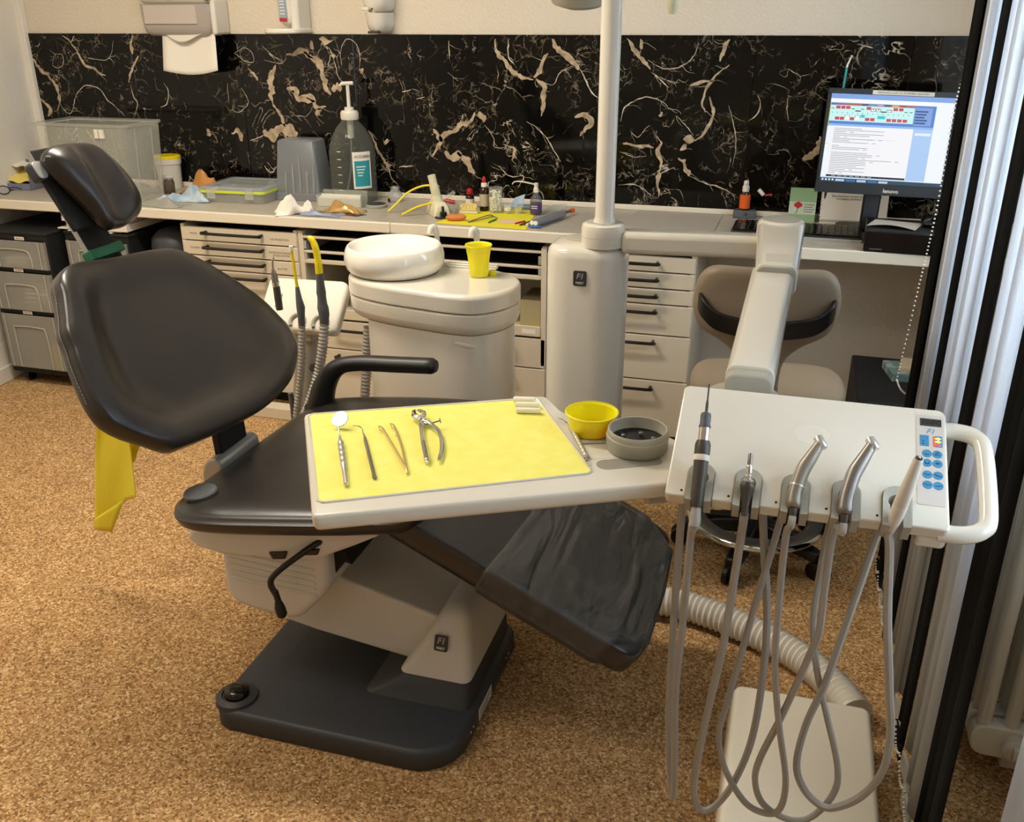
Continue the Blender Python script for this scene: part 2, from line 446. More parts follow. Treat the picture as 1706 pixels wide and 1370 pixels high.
# black marble tiles over the worktop, each a piece, with a fine recessed joint
xs = [-3.503, -2.949, -2.396, -1.844, -1.294, -.741, -.189, .364, .86]
for a, b in zip(xs[:-1], xs[1:]):
    obj(G().box(a + .0006, b - .0006, YB - .012, YB, .872, 1.522), 'tile', m_marble, wall_back, bevel=.0012, seg=1, smooth=False)
VEINS = [
 (14, [(-3521, 1429), (-3482, 1382), (-3433, 1336), (-3394, 1289), (-3394, 1226), (-3410, 1177)]),
 (8, [(-3394, 1226), (-3378, 1186), (-3342, 1167), (-3312, 1212), (-3295, 1244), (-3244, 1292), (-3185, 1293), (-3141, 1270), (-3120, 1231), (-3077, 1201), (-3036, 1162)]),
 (12, [(-3307, 1514), (-3270, 1484), (-3240, 1446), (-3213, 1393), (-3161, 1363), (-3107, 1340)]), (9, [(-3270, 1484), (-3243, 1512)]),
 (5, [(-3216, 1423), (-3150, 1412), (-3073, 1417), (-3034, 1492)]), (14, [(-2926, 1515), (-2942, 1478), (-2942, 1433)]),
 (13, [(-2910, 1426), (-2945, 1388), (-2970, 1357), (-2988, 1311)]), (9, [(-2980, 1304), (-2972, 1250), (-2958, 1219), (-2983, 1164)]),
 (16, [(-3499, 1232), (-3464, 1208), (-3449, 1185), (-3477, 1152)]), (5, [(-3380, 1414), (-3392, 1383), (-3365, 1372), (-3331, 1392), (-3332, 1430), (-3366, 1430), (-3380, 1414)]),
 (5, [(-2418, 1444), (-2362, 1466), (-2330, 1445), (-2326, 1409), (-2369, 1412), (-2418, 1444)]), (14, [(-2355, 1387), (-2325, 1351), (-2319, 1329)]),
 (32, [(-2212, 1389), (-2246, 1352), (-2261, 1301), (-2258, 1249), (-2244, 1219)]), (22, [(-2160, 1432), (-2116, 1447), (-2066, 1447), (-2028, 1405)]),
 (24, [(-2175, 1295), (-2132, 1295), (-2118, 1259), (-2042, 1253)]), (60, [(-2312, 1097), (-2265, 1113), (-2220, 1122), (-2168, 1116), (-2143, 1102)]), (8, [(-2387, 1071), (-2312, 1097)]),
 (26, [(-2477, 1107), (-2446, 1100), (-2428, 1066)]), (18, [(-2599, 1119), (-2585, 1088)]), (4, [(-2470, 1319), (-2474, 1229)]),
 (6, [(-2402, 1298), (-2374, 1239), (-2425, 1193), (-2459, 1207)]), (14, [(-2244, 1219), (-2213, 1183), (-2201, 1138)]), (5, [(-2160, 1191), (-2091, 1186), (-2053, 1231)]),
 (7, [(-2800, 1314), (-2783, 1276), (-2801, 1222), (-2837, 1206)]), (10, [(-2328, 964), (-2295, 934), (-2260, 967)]), (5, [(-2275, 1474), (-2236, 1439), (-2188, 1410)]), (4, [(-2273, 1417), (-2197, 1403), (-2161, 1425)]),
 (26, [(-2079, 1447), (-2031, 1426), (-2001, 1391), (-1986, 1327), (-1969, 1276)]), (30, [(-1999, 1504), (-1941, 1502)]), (22, [(-2041, 1496), (-2028, 1461)]),
 (7, [(-1956, 1469), (-1933, 1406), (-1925, 1356), (-1909, 1342)]), (6, [(-1901, 1399), (-1904, 1455), (-1868, 1504), (-1829, 1483), (-1816, 1428), (-1824, 1379)]), (24, [(-1824, 1382), (-1808, 1368)]),
 (20, [(-2114, 1274), (-2064, 1260), (-2025, 1224), (-1991, 1225)]), (26, [(-2025, 1224), (-2041, 1187)]), (40, [(-1959, 1298), (-1908, 1306)]),
 (24, [(-1501, 1037), (-1476, 1063), (-1455, 1108), (-1430, 1141), (-1398, 1153), (-1334, 1190), (-1302, 1216)]), (18, [(-1493, 1150), (-1470, 1122), (-1463, 1093)]),
 (30, [(-1448, 1050), (-1409, 1044), (-1369, 1052)]), (26, [(-1384, 1059), (-1354, 1016), (-1315, 966)]), (34, [(-1295, 1205), (-1256, 1206)]),
 (6, [(-1264, 1171), (-1226, 1122), (-1223, 1086), (-1180, 1081), (-1157, 1103)]), (18, [(-1214, 1506), (-1200, 1453), (-1163, 1400), (-1111, 1367), (-1052, 1355)]),
 (9, [(-1159, 1507), (-1159, 1440), (-1133, 1407)]), (20, [(-1044, 1355), (-1014, 1322), (-1010, 1274), (-1021, 1212)]), (22, [(-1052, 1361), (-1023, 1402), (-994, 1455)]),
 (26, [(-973, 1507), (-965, 1468), (-929, 1449), (-892, 1423), (-863, 1397)]), (10, [(-863, 1397), (-841, 1358), (-811, 1312), (-781, 1285)]), (8, [(-1011, 1342), (-970, 1336), (-942, 1383), (-885, 1410)]),
 (9, [(-1081, 1190), (-1035, 1163), (-997, 1129), (-967, 1081), (-936, 1032)]), (10, [(-1204, 1007), (-1157, 965), (-1095, 968), (-1119, 916)]), (20, [(-880, 1215), (-837, 1217), (-821, 1190), (-856, 1140)]),
 (12, [(-1165, 1088), (-1134, 1075), (-1149, 1031)]), (9, [(-1631, 1297), (-1590, 1305)]), (6, [(-1568, 1270), (-1528, 1278)]), (8, [(-1513, 1250), (-1497, 1243)]),
 (13, [(-1725, 1077), (-1707, 1100)]), (11, [(-1796, 1134), (-1760, 1054), (-1722, 995), (-1700, 928)]), (10, [(-1664, 982), (-1597, 992)]), (9, [(-1414, 1499), (-1413, 1425)]), (5, [(-1422, 1377), (-1377, 1343)]),
 (16, [(-682, 1508), (-643, 1470), (-614, 1439), (-584, 1394)]), (12, [(-624, 1509), (-615, 1471)]), (7, [(-593, 1432), (-529, 1401), (-469, 1408), (-424, 1440), (-401, 1497)]),
 (8, [(-576, 1388), (-504, 1330)]), (5, [(-569, 1381), (-513, 1359), (-465, 1350)]), (16, [(-291, 1510), (-308, 1479), (-317, 1429)]),
 (12, [(-283, 1420), (-313, 1391), (-344, 1359), (-362, 1326), (-371, 1274), (-358, 1241)]), (12, [(-423, 1338), (-384, 1352), (-331, 1359)]), (10, [(-690, 1200), (-675, 1254), (-620, 1289), (-578, 1293), (-522, 1277), (-499, 1251)]),
 (12, [(-346, 1301), (-328, 1242), (-338, 1196), (-362, 1155), (-395, 1134)]), (20, [(-437, 1139), (-409, 1134), (-391, 1134)]), (28, [(-448, 1098), (-421, 1113)]), (24, [(-453, 1064), (-415, 1024), (-399, 997)]),
 (9, [(-399, 997), (-341, 972), (-285, 960), (-213, 929)]), (16, [(-676, 1118), (-611, 1107), (-553, 1102)]), (6, [(-688, 1083), (-630, 1064), (-580, 1070)]),
 (14, [(-549, 1150), (-527, 1123), (-531, 1082), (-515, 1041), (-525, 978), (-521, 907)]), (7, [(-470, 1226), (-426, 1187), (-396, 1154)]), (10, [(-165, 1310), (-152, 1279), (-161, 1240), (-192, 1213)]),
 (26, [(27, 1075), (63, 1103), (74, 1168)]), (5, [(-270, 1270), (-242, 1185), (-230, 1119), (-237, 1045)]), (12, [(-539, 1224), (-523, 1238)]),
 (5, [(-649, 1167), (-619, 1141), (-586, 1176), (-572, 1189)]), (9, [(-690, 949), (-625, 952), (-580, 933), (-550, 906)]), (5, [(-62, 1406), (-14, 1379)]), (5, [(-51, 1313), (-52, 1262), (-41, 1217)]), (9, [(190, 1488), (227, 1482)]),
]
gv, gw = G(), G(); rv = random.Random(5); yv = YB - .0124
def wander(n, step):
    """smooth random values, about one new value every `step` samples"""
    k = [rv.random() * 2 - 1 for _ in range(int(n / step) + 4)]; out_ = []
    for i in range(n):
        f = i / step; j = int(f); t = f - j; t = t * t * (3 - 2 * t); out_.append(k[j] * (1 - t) + k[j + 1] * t)
    return out_
for wd, pts in VEINS:
    wm = wd / 3.412 * .00245 * (1.4 if wd >= 11 else .62)
    Q = smooth_path([(a / 1000, yv, b / 1000) for a, b in pts], 24); P = [Q[0]]
    for q in Q[1:]:
        if (q - P[-1]).length > .0022: P.append(q)
    n = len(P)
    if n < 4: P = [Q[0].lerp(Q[-1], i / 7) for i in range(8)]; n = 8
    sL, sR, off = [wander(n, 9), wander(n, 4)], [wander(n, 9), wander(n, 4)], wander(n, 11)
    L_ = []; R_ = []
    for i, p in enumerate(P):
        t = (P[min(i + 1, n - 1)] - P[max(i - 1, 0)]).normalized(); nn = Vector((-t.z, 0, t.x))
        taper = min(1, (.12 + 3.4 * min(i, n - 1 - i) / n)) ** .7
        c = p + nn * (wm * .28 * off[i] + .0012 * sL[1][i])
        L_.append(c + nn * max(.0005, wm * .46 * taper * (1 + .62 * sL[0][i] + .40 * sL[1][i])))
        R_.append(c - nn * max(.0005, wm * .46 * taper * (1 + .62 * sR[0][i] + .40 * sR[1][i])))
    gg = gv if wd >= 11 else gw
    o = len(gg.v); gg.v += L_ + R_
    gg.f += [(o + i, o + i + 1, o + n + i + 1, o + n + i) for i in range(n - 1)]
    # a few filaments running off the vein
    for k in range(max(2, n // 14)):
        i = rv.randrange(n); p = P[i].copy(); d = P[min(i + 1, n - 1)] - P[max(i - 1, 0)]; a = math.atan2(d.z, d.x) + rv.choice((-.7, .7)); q = [p]
        for s_ in range(rv.randrange(4, 9)):
            a += (rv.random() - .5) * 1.1; p = p + Vector((cos(a), 0, sin(a))) * (.004 + .007 * rv.random()); q.append(p)
        if any(not (.876 < c.z < 1.52) for c in q): continue
        hh = .0004 + .0005 * rv.random(); o = len(gw.v)
        for j, c in enumerate(q): h2_ = hh * (1 - .7 * j / len(q)); gw.v += [c + Vector((h2_ * .7, 0, h2_)), c - Vector((h2_ * .7, 0, h2_))]
        gw.f += [(o + 2 * j, o + 2 * j + 2, o + 2 * j + 3, o + 2 * j + 1) for j in range(len(q) - 1)]
gv.v = [Vector((p.x, p.y, min(1.5215, max(.873, p.z)))) for p in gv.v]
gw.v = [Vector((p.x, p.y, min(1.5215, max(.873, p.z)))) for p in gw.v]
for gg, mm in ((gv, m_vein), (gw, m_veinw)):
    tag(obj(gg, 'marble_veins', mm, wall_back, smooth=False), kind='stuff')

# ------------------------------------------------------------------ worktop
wt = thing('worktop', 'long cream laminate worktop against the black marble tiles', 'worktop', (-1.5, 3.6, .81))
for a, b in ((-3.47, -1.4905), (-1.4895, .80)):
    sl_ = obj(G().box(a, b, 3.366, YB - .001, .81, .85), 'slab', m_worktop, wt, bevel=.0008)
    obj(G().box(a, b, 3.35, 3.3655, .809, .850), 'front_edge', m_wedge, sl_, bevel=.004, seg=3)
obj(G().box(-3.47, .80, YB - .016, YB - .0005, .85, .872), 'upstand', m_wedge, wt, bevel=.003)

# ------------------------------------------------------------------ drawer cabinets under it
FY = 3.37
def handle(xa, xb, zz, parent):
    g = G(); y0 = FY; y1 = FY - .034
    g.tube(smooth_path([(xa, y0, zz), (xa, y1 + .012, zz), (xa + .014, y1, zz), (xb - .014, y1, zz), (xb, y1 + .012, zz), (xb, y0, zz)], 4), .0065, 8)
    obj(g, 'handle', m_hand, parent)
def drawer(x0, x1, z0, z1, parent, hz=None, hx=None):
    d = obj(G().box(x0 + .003, x1 - .003, FY, FY + .019, z0 + .0025, z1 - .0025), 'drawer', m_cab, parent, bevel=.0025)
    obj(G().box(x0 + .03, x1 - .03, FY + .019, FY + .40, z0 + .01, z1 - .015), 'drawer_box', m_cabin, d, smooth=False)
    if hz: handle(hx[0], hx[1], hz, d)
    return d
def carcass(x0, x1, parent, ztop=.79):
    g = G()
    g.box(x0, x0 + .018, FY + .004, 3.86, .062, ztop); g.box(x1 - .018, x1, FY + .004, 3.86, .062, ztop)
    g.box(x0 + .018, x1 - .018, 3.845, 3.86, .062, ztop); g.box(x0 + .018, x1 - .018, FY + .02, 3.86, .062, .08)
    obj(g, 'body', m_cab, parent, smooth=False)
    obj(G().box(x0, x1, 3.44, 3.46, .0, .062), 'plinth', m_dark, parent, smooth=False)
SE = (.783, .722, .660, .600, .480, .298, .066)
c1 = thing('drawer_cabinet', 'cream drawer cabinet with lettered drawers behind the chair backrest', 'cabinet', (-2.19, 3.6, 0))
carcass(-2.46, -1.912, c1)
LET = [('SPIEGEL', 'GRUNDBESTECK'), ('SCHEREN', 'INTERDENTALBÜRST.\nNADELHALTER'), (None, 'BLATTER'), (None, None), (None, None), (None, None)]
for k in range(6):
    hz = SE[k] - (.021 if k < 5 else .028)
    d = drawer(-2.46, -1.912, SE[k + 1], SE[k], c1, hz, (-2.335, -2.073))
    fm = lambda px_, pz_: frame((px_, FY - .0002, pz_), (1, 0, 0), (0, 0, 1))
    if LET[k][0]: text(LET[k][0], .011, m_inkb, d, fm(-2.398, SE[k] - .030))
    if LET[k][1]: text(LET[k][1], .0115, m_inkb, d, fm(-1.992, SE[k] - .034))
c2 = thing('open_cabinet', 'cream cabinet with open tray rails behind the spittoon unit', 'cabinet', (-1.38, 3.6, 0))
x0, x1 = -1.908, -.862
carcass(x0, x1, c2)
for a in (x0, -1.385, x1 - .022):
    obj(G().box(a, a + .022, FY, FY + .02, .30 if a == -1.385 else .31, .785), 'front_post', m_cab, c2, bevel=.002)
for zz, hh in ((.768, .010), (.708, .010), (.668, .016)):
    for a, b in ((x0 + .022, -1.385), (-1.363, x1 - .022)):
        obj(G().box(a, b, FY + .001, FY + .016, zz - hh / 2, zz + hh / 2), 'tray_rail', m_cab, c2, bevel=.002)
        obj(G().box(a, b, FY + .03, 3.84, zz - .012, zz - .008), 'tray_floor', m_cabin, c2, smooth=False)
for s_ in (x0 + .022, x1 - .034):
    for zz in (.735, .685):
        obj(G().box(s_, s_ + .012, FY + .002, FY + .03, zz - .016, zz + .016), 'rail_bracket', m_alu, c2, bevel=.001)
for a, b in ((x0 + .022, -1.385), (-1.363, x1 - .022)):
    g = G(); g.box(a, b, FY - .004, FY + .006, .432, .474); g.box(a, b, FY + .006, 3.80, .436, .446)
    t_ = obj(g, 'pull_out_tray', m_cab, c2, bevel=.002)
    obj(G().box(b - .075, b - .02, FY - .0046, FY - .004, .444, .462), 'tray_label', m_paper, t_, smooth=False)
for a, b, hx in ((x0, -1.374, (-1.762, -1.52)), (-1.374, x1, (-1.25, -1.0))):
    drawer(a, b, .298, .425, c2, .392, hx); drawer(a, b, .066, .298, c2, .271, hx)
c3 = thing('drawer_cabinet', 'cream cabinet of six plain drawers between the tower and the stool', 'cabinet', (-.58, 3.6, 0))
carcass(-.858, -.303, c3)
for k in range(6):
    hz = SE[k] - (.024 if k < 5 else .028)
    drawer(-.858, -.303, SE[k + 1], SE[k], c3, hz, (-.72, -.443))
# pale plinth board at the wall foot, seen under the cabinets
obj(G().box(-2.46, -1.5, 3.28, 3.30, 0, .001), 'x', m_dark) if False else None
tag(obj(G().box(-2.47, -.30, 3.236, 3.30, .0, .052), 'cabinet_plinth', m_cab, bevel=.004), 'low cream plinth board on the floor under the drawer cabinets', 'plinth')
# papers and box in the open bay
tag(obj(G().box(-.985, -.90, 3.43, 3.62, .4475, .56), 'card_box', M('card_beige', '#a89c7c', .8), bevel=.002), 'small beige cardboard box on the pull-out tray in the open cabinet', 'box')
tag(obj(G().box(-1.10, -.895, 3.385, 3.428, .4475, .455), 'paper_pad', m_ypaper2, bevel=.001), 'yellow paper pad lying at the front of the pull-out tray', 'paper')

# ------------------------------------------------------------------ black drawer carts at the left
def make_cart(name, label, x0, x1, yf, contents=True):
    t = thing(name, label, 'drawer cart', ((x0 + x1) / 2, yf + .2, 0))
    g = G(); g.box(x0, x0 + .018, yf, yf + .42, .06, .715); g.box(x1 - .018, x1, yf, yf + .42, .06, .715)
    g.box(x0 + .018, x1 - .018, yf + .40, yf + .42, .06, .715)
    for za, zb in ((.06, .085), (.348, .366), (.545, .562), (.69, .715)): g.box(x0 + .018, x1 - .018, yf, yf + .40, za, zb)
    obj(g, 'frame', m_blackm, t, smooth=False)
    obj(G().box(x0 - .004, x1 + .004, yf - .006, yf + .425, .715, .728), 'top', m_blackm, t, bevel=.004)
    for za, zb in ((.088, .346), (.368, .543), (.564, .688)):
        xa, xb = x0 + .008, x1 - .012; y = yf - .012; hgt = zb - za
        g = G(); g.box(xa, xb, y, y + .003, za, zb); g.box(xa, xa + .003, y, y + .38, za, zb); g.box(xb - .003, xb, y, y + .38, za, zb)
        g.box(xa, xb, y + .377, y + .38, za, zb); g.box(xa, xb, y, y + .38, za, za + .003)
        d = obj(g, 'drawer', m_milky, t, smooth=False)
        # moulded grip: raised arch on the drawer front
        wa, wb = xa + (xb - xa) * .2, xa + (xb - xa) * .74
        m_ge = m_grey
        zt = zb - .22 * hgt if hgt > .2 else zb - .32 * hgt
        obj(G().tube(smooth_path([(wa, y - .003, za + .004), (wa, y - .003, zt - .02), (wa + .02, y - .003, zt), (wb - .03, y - .003, zt), (wb, y - .003, zt - .025), (wb + .004, y - .003, za + .004)], 5), .0032, 6), 'grip_edge', m_ge, d)
        obj(G().tube([(xb - .03, y - .003, zb - .003), (xb - .03, y - .003, za + .003)], .0028, 6), 'rib', m_ge, d)
        obj(G().tube([(xa + .02, y - .003, zb - .003), (xa + .02, y - .003, za + .003)], .0028, 6), 'rib', m_ge, d)
        lx = (xa + xb) / 2 + (.03 if za > .5 else -.01)
        lb = obj(G().box(lx - .025, lx + .025, yf - .0072, yf - .0062, zb + .004, zb + .018), 'label_strip', m_paper, d, smooth=False)
        text('Abdruck' if za > .5 else ('Verband' if za > .3 else 'Diverses'), .011, m_ink, lb, frame((lx, yf - .0074, zb + .011), (1, 0, 0), (0, 0, 1)))
    for a in (x0 + .045, x1 - .045):
        for b in (yf + .05, yf + .37):
            g = G(); g.lathe([(.028, -.011), (.03, -.008), (.03, .008), (.028, .011)], 16, Matrix.Translation((a, b, .031)) @ Matrix.Rotation(pi / 2, 4, 'Y')); g.box(a - .008, a + .008, b - .008, b + .008, .05, .062)
            obj(g, 'castor', m_black, t)
    return t
make_cart('drawer_cart', 'black cart with three frosted drawers by the left wall', -3.425, -3.085, 3.29)
make_cart('drawer_cart', 'black cart with frosted drawers and papers on top, half behind the backrest', -3.05, -2.72, 3.36)
# contents of the front cart
for k in range(5):
    tag(obj(G().box(-3.33 + .004 * k, -3.16, 3.34, 3.50, .375 + .021 * k, .392 + .021 * k), 'folded_cloth', m_paper, bevel=.008, seg=3), ('lowest', 'second from the bottom', 'middle one', 'fourth from the bottom', 'topmost')[k] + ' of the white folded cloths in the middle frosted drawer', 'cloth', 'white cloths folded in the frosted drawer')
tag(obj(G().box(-3.215, -3.15, 3.30, 3.36, .10 + .07, .10 + .15), 'yellow_packet', m_yel2, bevel=.003), 'small yellow packet in the bottom frosted drawer', 'packet') if False else None
tag(obj(G().box(-3.20, -3.14, 3.295, 3.33, .0935, .20), 'yellow_packet', m_yel2, bevel=.003), 'small yellow packet standing in the bottom frosted drawer', 'packet')
tag(obj(G().box(-3.36, -3.24, 3.31, 3.40, .5685, .60), 'white_packet', m_paper, bevel=.004), 'flat white packet in the top frosted drawer', 'packet')
for k, (a, b, zz, th, mm) in enumerate(((-3.03, -2.80, .7285, .004, m_paper), (-3.09, -2.76, .733, .005, m_paper), (-3.03, -2.72, .7385, .030, m_trim), (-3.06, -2.74, .769, .022, m_paper))):
    tag(obj(G().box(a, b, 3.36 + .01 * (k % 2), 3.66, zz, zz + th), 'paper_stack', mm, bevel=.001, smooth=False),
        ('lowest thin sheaf of white paper on the second black cart', 'white sheaf second from the bottom on the black cart', 'thick cream envelope bundle on the paper sheaves of the cart', 'topmost cream paper stack on the second black cart')[k], 'paper')
# dark round bin between cart and cabinet
g = G(); g.lathe([(.088, 0), (.10, .02), (.105, .66), (.10, .70), (.07, .73), (.02, .745)], 28, Matrix.Translation((-2.585, 3.50, 0)))
tag(obj(g, 'waste_bin', m_greyd), 'dark grey round bin between the paper cart and the cream cabinet', 'bin')
# black box at the right under the worktop
t = thing('computer_case', 'black box standing under the right end of the worktop', 'computer', (.44, 3.2, 0))
obj(G().box(.275, .62, 2.98, 3.44, .0, .45), 'body', m_blackm, t, bevel=.006)
obj(G().box(.29, .605, 2.972, 2.981, .03, .42), 'front_panel', m_black, t, bevel=.003)
bk = tag(obj(G().box(-.095, .095, -.07, .07, 0, .028, frame((.475, 3.27, .4505), (1, .18, 0), (0, 1, 0))), 'book', m_tealo, bevel=.002), 'turquoise and white packet lying on the black box', 'packet')
bk.data.materials[0] = M('grey_teal_print', '#64807c', .6, var=(30, '#a5aca6', .48, .62))
tag(obj(G().box(-.08, .09, -.05, .06, 0, .014, frame((.50, 3.26, .479), (1, -.15, 0), (0, 1, 0))), 'envelope', M('manila', '#bda98a', .8), bevel=.002), 'beige folded envelope on the turquoise packet', 'envelope')
g = G(); g.prism(rrect(-.035, .035, -.018, .018, .015), 0, .018, frame((.515, 3.25, .4935), (1, .5, 0), (0, 1, 0)))
tag(obj(g, 'car_key', m_black, bevel=.005), 'small black key fob on the beige envelope', 'key')

# ------------------------------------------------------------------ things on the wall above the tiles
t = thing('towel_dispenser', 'white wall towel dispenser with grey window and hanging paper towel', 'dispenser', (-2.56, 3.8, 1.5))
def taper(g, x0, x1, z0, z1, yf0, yf1, r=.03, inset=.0):
    # rounded front body between the wall and y = yf
    rings = []
    for zz, yf, q in ((z0, yf0 + .02, .02), (z0 + .015, yf0 + .005, .006), (z0 + .04, yf0, 0), (z1, yf1, 0)):
        rings.append([Vector((a, b, zz)) for a, b in rrect(x0 + q, x1 - q, yf, YB - .0005, [.002, .002, r, r])])
    return g.loft(rings)
obj(taper(G(), -2.80, -2.45, 1.515, 1.642, 3.765, 3.757), 'lower_window', M('smoky_window', '#a79d94', .3), t, sharp=50)
obj(taper(G(), -2.806, -2.43, 1.643, 1.90, 3.752, 3.75), 'cover', m_whitem, t, sharp=50, bevel=.003)
obj(G().box(-2.775, -2.515, 3.7575, 3.768, 1.562, 1.641), 'towel_stack', M('stack_seen_through', '#bdb1a6', .5), t, bevel=.003)
obj(G().box(-2.455, -2.429, 3.77, YB - .001, 1.52, 1.66), 'side_rim', m_whitem, t, bevel=.01, seg=3)
obj(G().lathe([(.012, 0), (.009, .006)], 14, axis((-2.45, 3.752, 1.665), (-2.45, 3.74, 1.665))), 'lock', m_black, t)
text('0', .016, m_inkb, t, frame((-2.635, 3.7505, 1.660), (0, 0, 1), (-1, 0, 0)))
g = G()
g.grid(10, 10, lambda a, b: Vector((-2.715 - .006 * (1 - b) + a * (.262 + .012 * (1 - b)), 3.79 + .012 * sin(3 * a) - .02 * (1 - b), 1.372 + .155 * b - .018 * sin(pi * a) * (1 - b) + .004 * a)))
p_ = obj(g, 'paper_towel', m_paper, t); p_.modifiers.new('s', 'SOLIDIFY').thickness = .001
g = G(); g.grid(8, 4, lambda a, b: Vector((-2.70 + .22 * a, 3.785 - .02 * b * sin(pi * a), 1.525 - .035 * b * sin(pi * min(1, a * 1.2)) )))
p2_ = obj(g, 'folded_sheet', m_trim, t); p2_.modifiers.new('s', 'SOLIDIFY').thickness = .001
t = thing('soap_dispenser', 'white wall soap dispenser with a blue filled window strip', 'dispenser', (-2.07, 3.8, 1.52))
obj(taper(G(), -2.135, -2.06, 1.555, 1.86, 3.762, 3.755, .02), 'body', m_whitem, t, sharp=50)
obj(G().box(-2.075, -2.035, 3.768, YB - .001, 1.53, 1.86), 'side_case', m_whitem, t, bevel=.012, seg=3)
g = G(); g.prism(rrect(-2.185, -2.02, 3.70, 3.86, [.02, .02, .06, .06]), 1.526, 1.546)
obj(g, 'drip_tray', m_white, t, bevel=.006, seg=3)
obj(G().box(-2.118, -2.082, 3.7565, 3.763, 1.572, 1.80), 'fill_window', M('blue_liquid', '#8d99a8', .2), t, bevel=.003)
obj(G().box(-2.1175, -2.0825, 3.7560, 3.763, 1.5722, 1.588), 'fill_level', m_red, t, bevel=.003)
for k in range(5): obj(G().box(-2.112, -2.09, 3.7555, 3.757, 1.60 + .012 * k, 1.603 + .012 * k), 'print_line', m_paper, t, smooth=False)
t = thing('air_freshener', 'small white rounded dispenser with a side button on the wall', 'dispenser', (-1.675, 3.8, 1.53))
obj(taper(G(), -1.745, -1.655, 1.528, 1.605, 3.77, 3.762, .04), 'lower_cover', m_whitem, t, sharp=50)
obj(taper(G(), -1.755, -1.645, 1.607, 1.80, 3.76, 3.756, .045), 'upper_cover', m_whitem, t, sharp=50)
obj(G().box(-1.742, -1.712, 3.752, 3.77, 1.613, 1.626), 'button', m_white, t, bevel=.003)
obj(G().box(-1.728, -1.682, 3.768, 3.80, 1.5265, 1.536), 'outlet', m_cabin, t, bevel=.003)

# ------------------------------------------------------------------ window side: vertical blind and radiator
def fabric(name, col, tr, trw):
    m = bpy.data.materials.new(name); m.use_nodes = True; nt = m.node_tree; b = nt.nodes['Principled BSDF']
    b.inputs['Base Color'].default_value = C(col); b.inputs['Roughness'].default_value = .8; b.inputs['Specular IOR Level'].default_value = .2
    tl = nt.nodes.new('ShaderNodeBsdfTranslucent'); tl.inputs[0].default_value = C(tr)
    mx = nt.nodes.new('ShaderNodeMixShader'); mx.inputs[0].default_value = trw
    nt.links.new(b.outputs[0], mx.inputs[1]); nt.links.new(tl.outputs[0], mx.inputs[2]); nt.links.new(mx.outputs[0], nt.nodes['Material Output'].inputs[0])
    return m
m_slat = fabric('white_blind_fabric', '#d6d2c8', '#eef3fa', .6)
m_slatb = fabric('black_blind_fabric', '#0d0f11', '#0a1016', .12)
bl = thing('vertical_blind', 'vertical blind of white and black slats along the window', 'blind', (.37, 1.8, .1))
SL = [(2.57, 1), (2.485, 1), (2.39, 0), (2.305, 0), (2.228, 1), (2.135, 0), (2.035, 0), (1.935, 0), (1.840, 1), (1.738, 0), (1.634, 0), (1.530, 1), (1.445, 1), (1.07, 0), (.97, 0)]
prev = None
for k, (yc, blk) in enumerate(SL):
    xc = .370 + .010 * (k % 2); wd = .110 if not blk else {4: .078, 8: .092, 11: .098}.get(k, .108)
    ang = -.05 - .07 * (k % 2)
    zb = .098
    def sl(a, b, xc=xc, yc=yc, ang=ang, wd=wd):
        s_ = (a - .5) * wd; curl = .010 * sin(2 * pi * (a - .5)) 
        return Vector((xc + sin(ang) * s_ + curl * cos(ang), yc + cos(ang) * s_ - curl * sin(ang), zb + b * 2.35))
    s_ = obj(G().grid(8, 1, sl), 'slat', m_slatb if blk else m_slat, bl)
    s_.modifiers.new('s', 'SOLIDIFY').thickness = .0012
    if blk: s_['label'] = 'black slat'
    hem = obj(G().box(-.045, .045, -.003, .003, 0, .045, frame((xc - .004, yc, zb + .002), (sin(ang), cos(ang), 0), (cos(ang), -sin(ang), 0))), 'bottom_weight', m_slatb if blk else m_grey, s_, bevel=.001)
    if prev:
        a = Vector((.355, prev, zb + .03)); b = Vector((.355, yc, zb + .03)); n = 12; g = G()
        if abs(prev - yc) < .2:
            for i in range(n):
                f = (i + .5) / n; p = a.lerp(b, f); p.z -= .028 * 4 * f * (1 - f); g.sphere(p, .0028, 6, 4)
            tag(obj(g, 'link_chain', m_trim, bl), kind='stuff')
    prev = yc
obj(G().box(.33, .41, .5, 3.0, 2.45, 2.50), 'track', m_trim, bl, bevel=.004)
g = G(); pc = smooth_path([(.375, 2.60, 2.45), (.374, 2.606, 1.6), (0.372, 2.6974, 1.3761), (0.368, 2.6722, 1.1228), (0.362, 2.7097, 0.9019), (0.352, 2.741, 0.6427), (0.35, 2.7186, 0.623), (0.35, 2.632, 0.6319), (0.352, 2.5418, 0.6527)], 40)
acc = 0; last = pc[0]
for p in pc[1:]:
    acc += (p - last).length; last = p
    if acc > .0085: acc = 0; g.sphere(p, .0026, 6, 4)
tag(obj(g, 'pull_chain', m_trim, bl), kind='stuff')
rd = thing('radiator', 'white column radiator under the window behind the blind', 'radiator', (.66, 1.9, .06))
for k in range(10):
    yk = 1.865 + .052 * k
    g = G()
    for xx in (.535, .590, .645):
        g.tube([(xx, yk, .14), (xx, yk, .80)], .0165, 8)
    g.prism(rrect(.512, .668, .075, .155, .03, 4), -.02, .02, frame((0, yk, 0), (1, 0, 0), (0, 0, 1)))
    g.prism(rrect(.512, .668, .79, .86, .03, 4), -.02, .02, frame((0, yk, 0), (1, 0, 0), (0, 0, 1)))
    obj(g, 'section', m_trim, rd, bevel=.004)
g = G(); g.lathe([(.028, 0), (.028, .02), (.02, .024)], 20, axis((.60, 1.846, .115), (.60, 1.81, .115))); g.box(.592, .608, 1.812, 1.825, .10, .13)
obj(g, 'end_plug', m_trim, rd, bevel=.002)
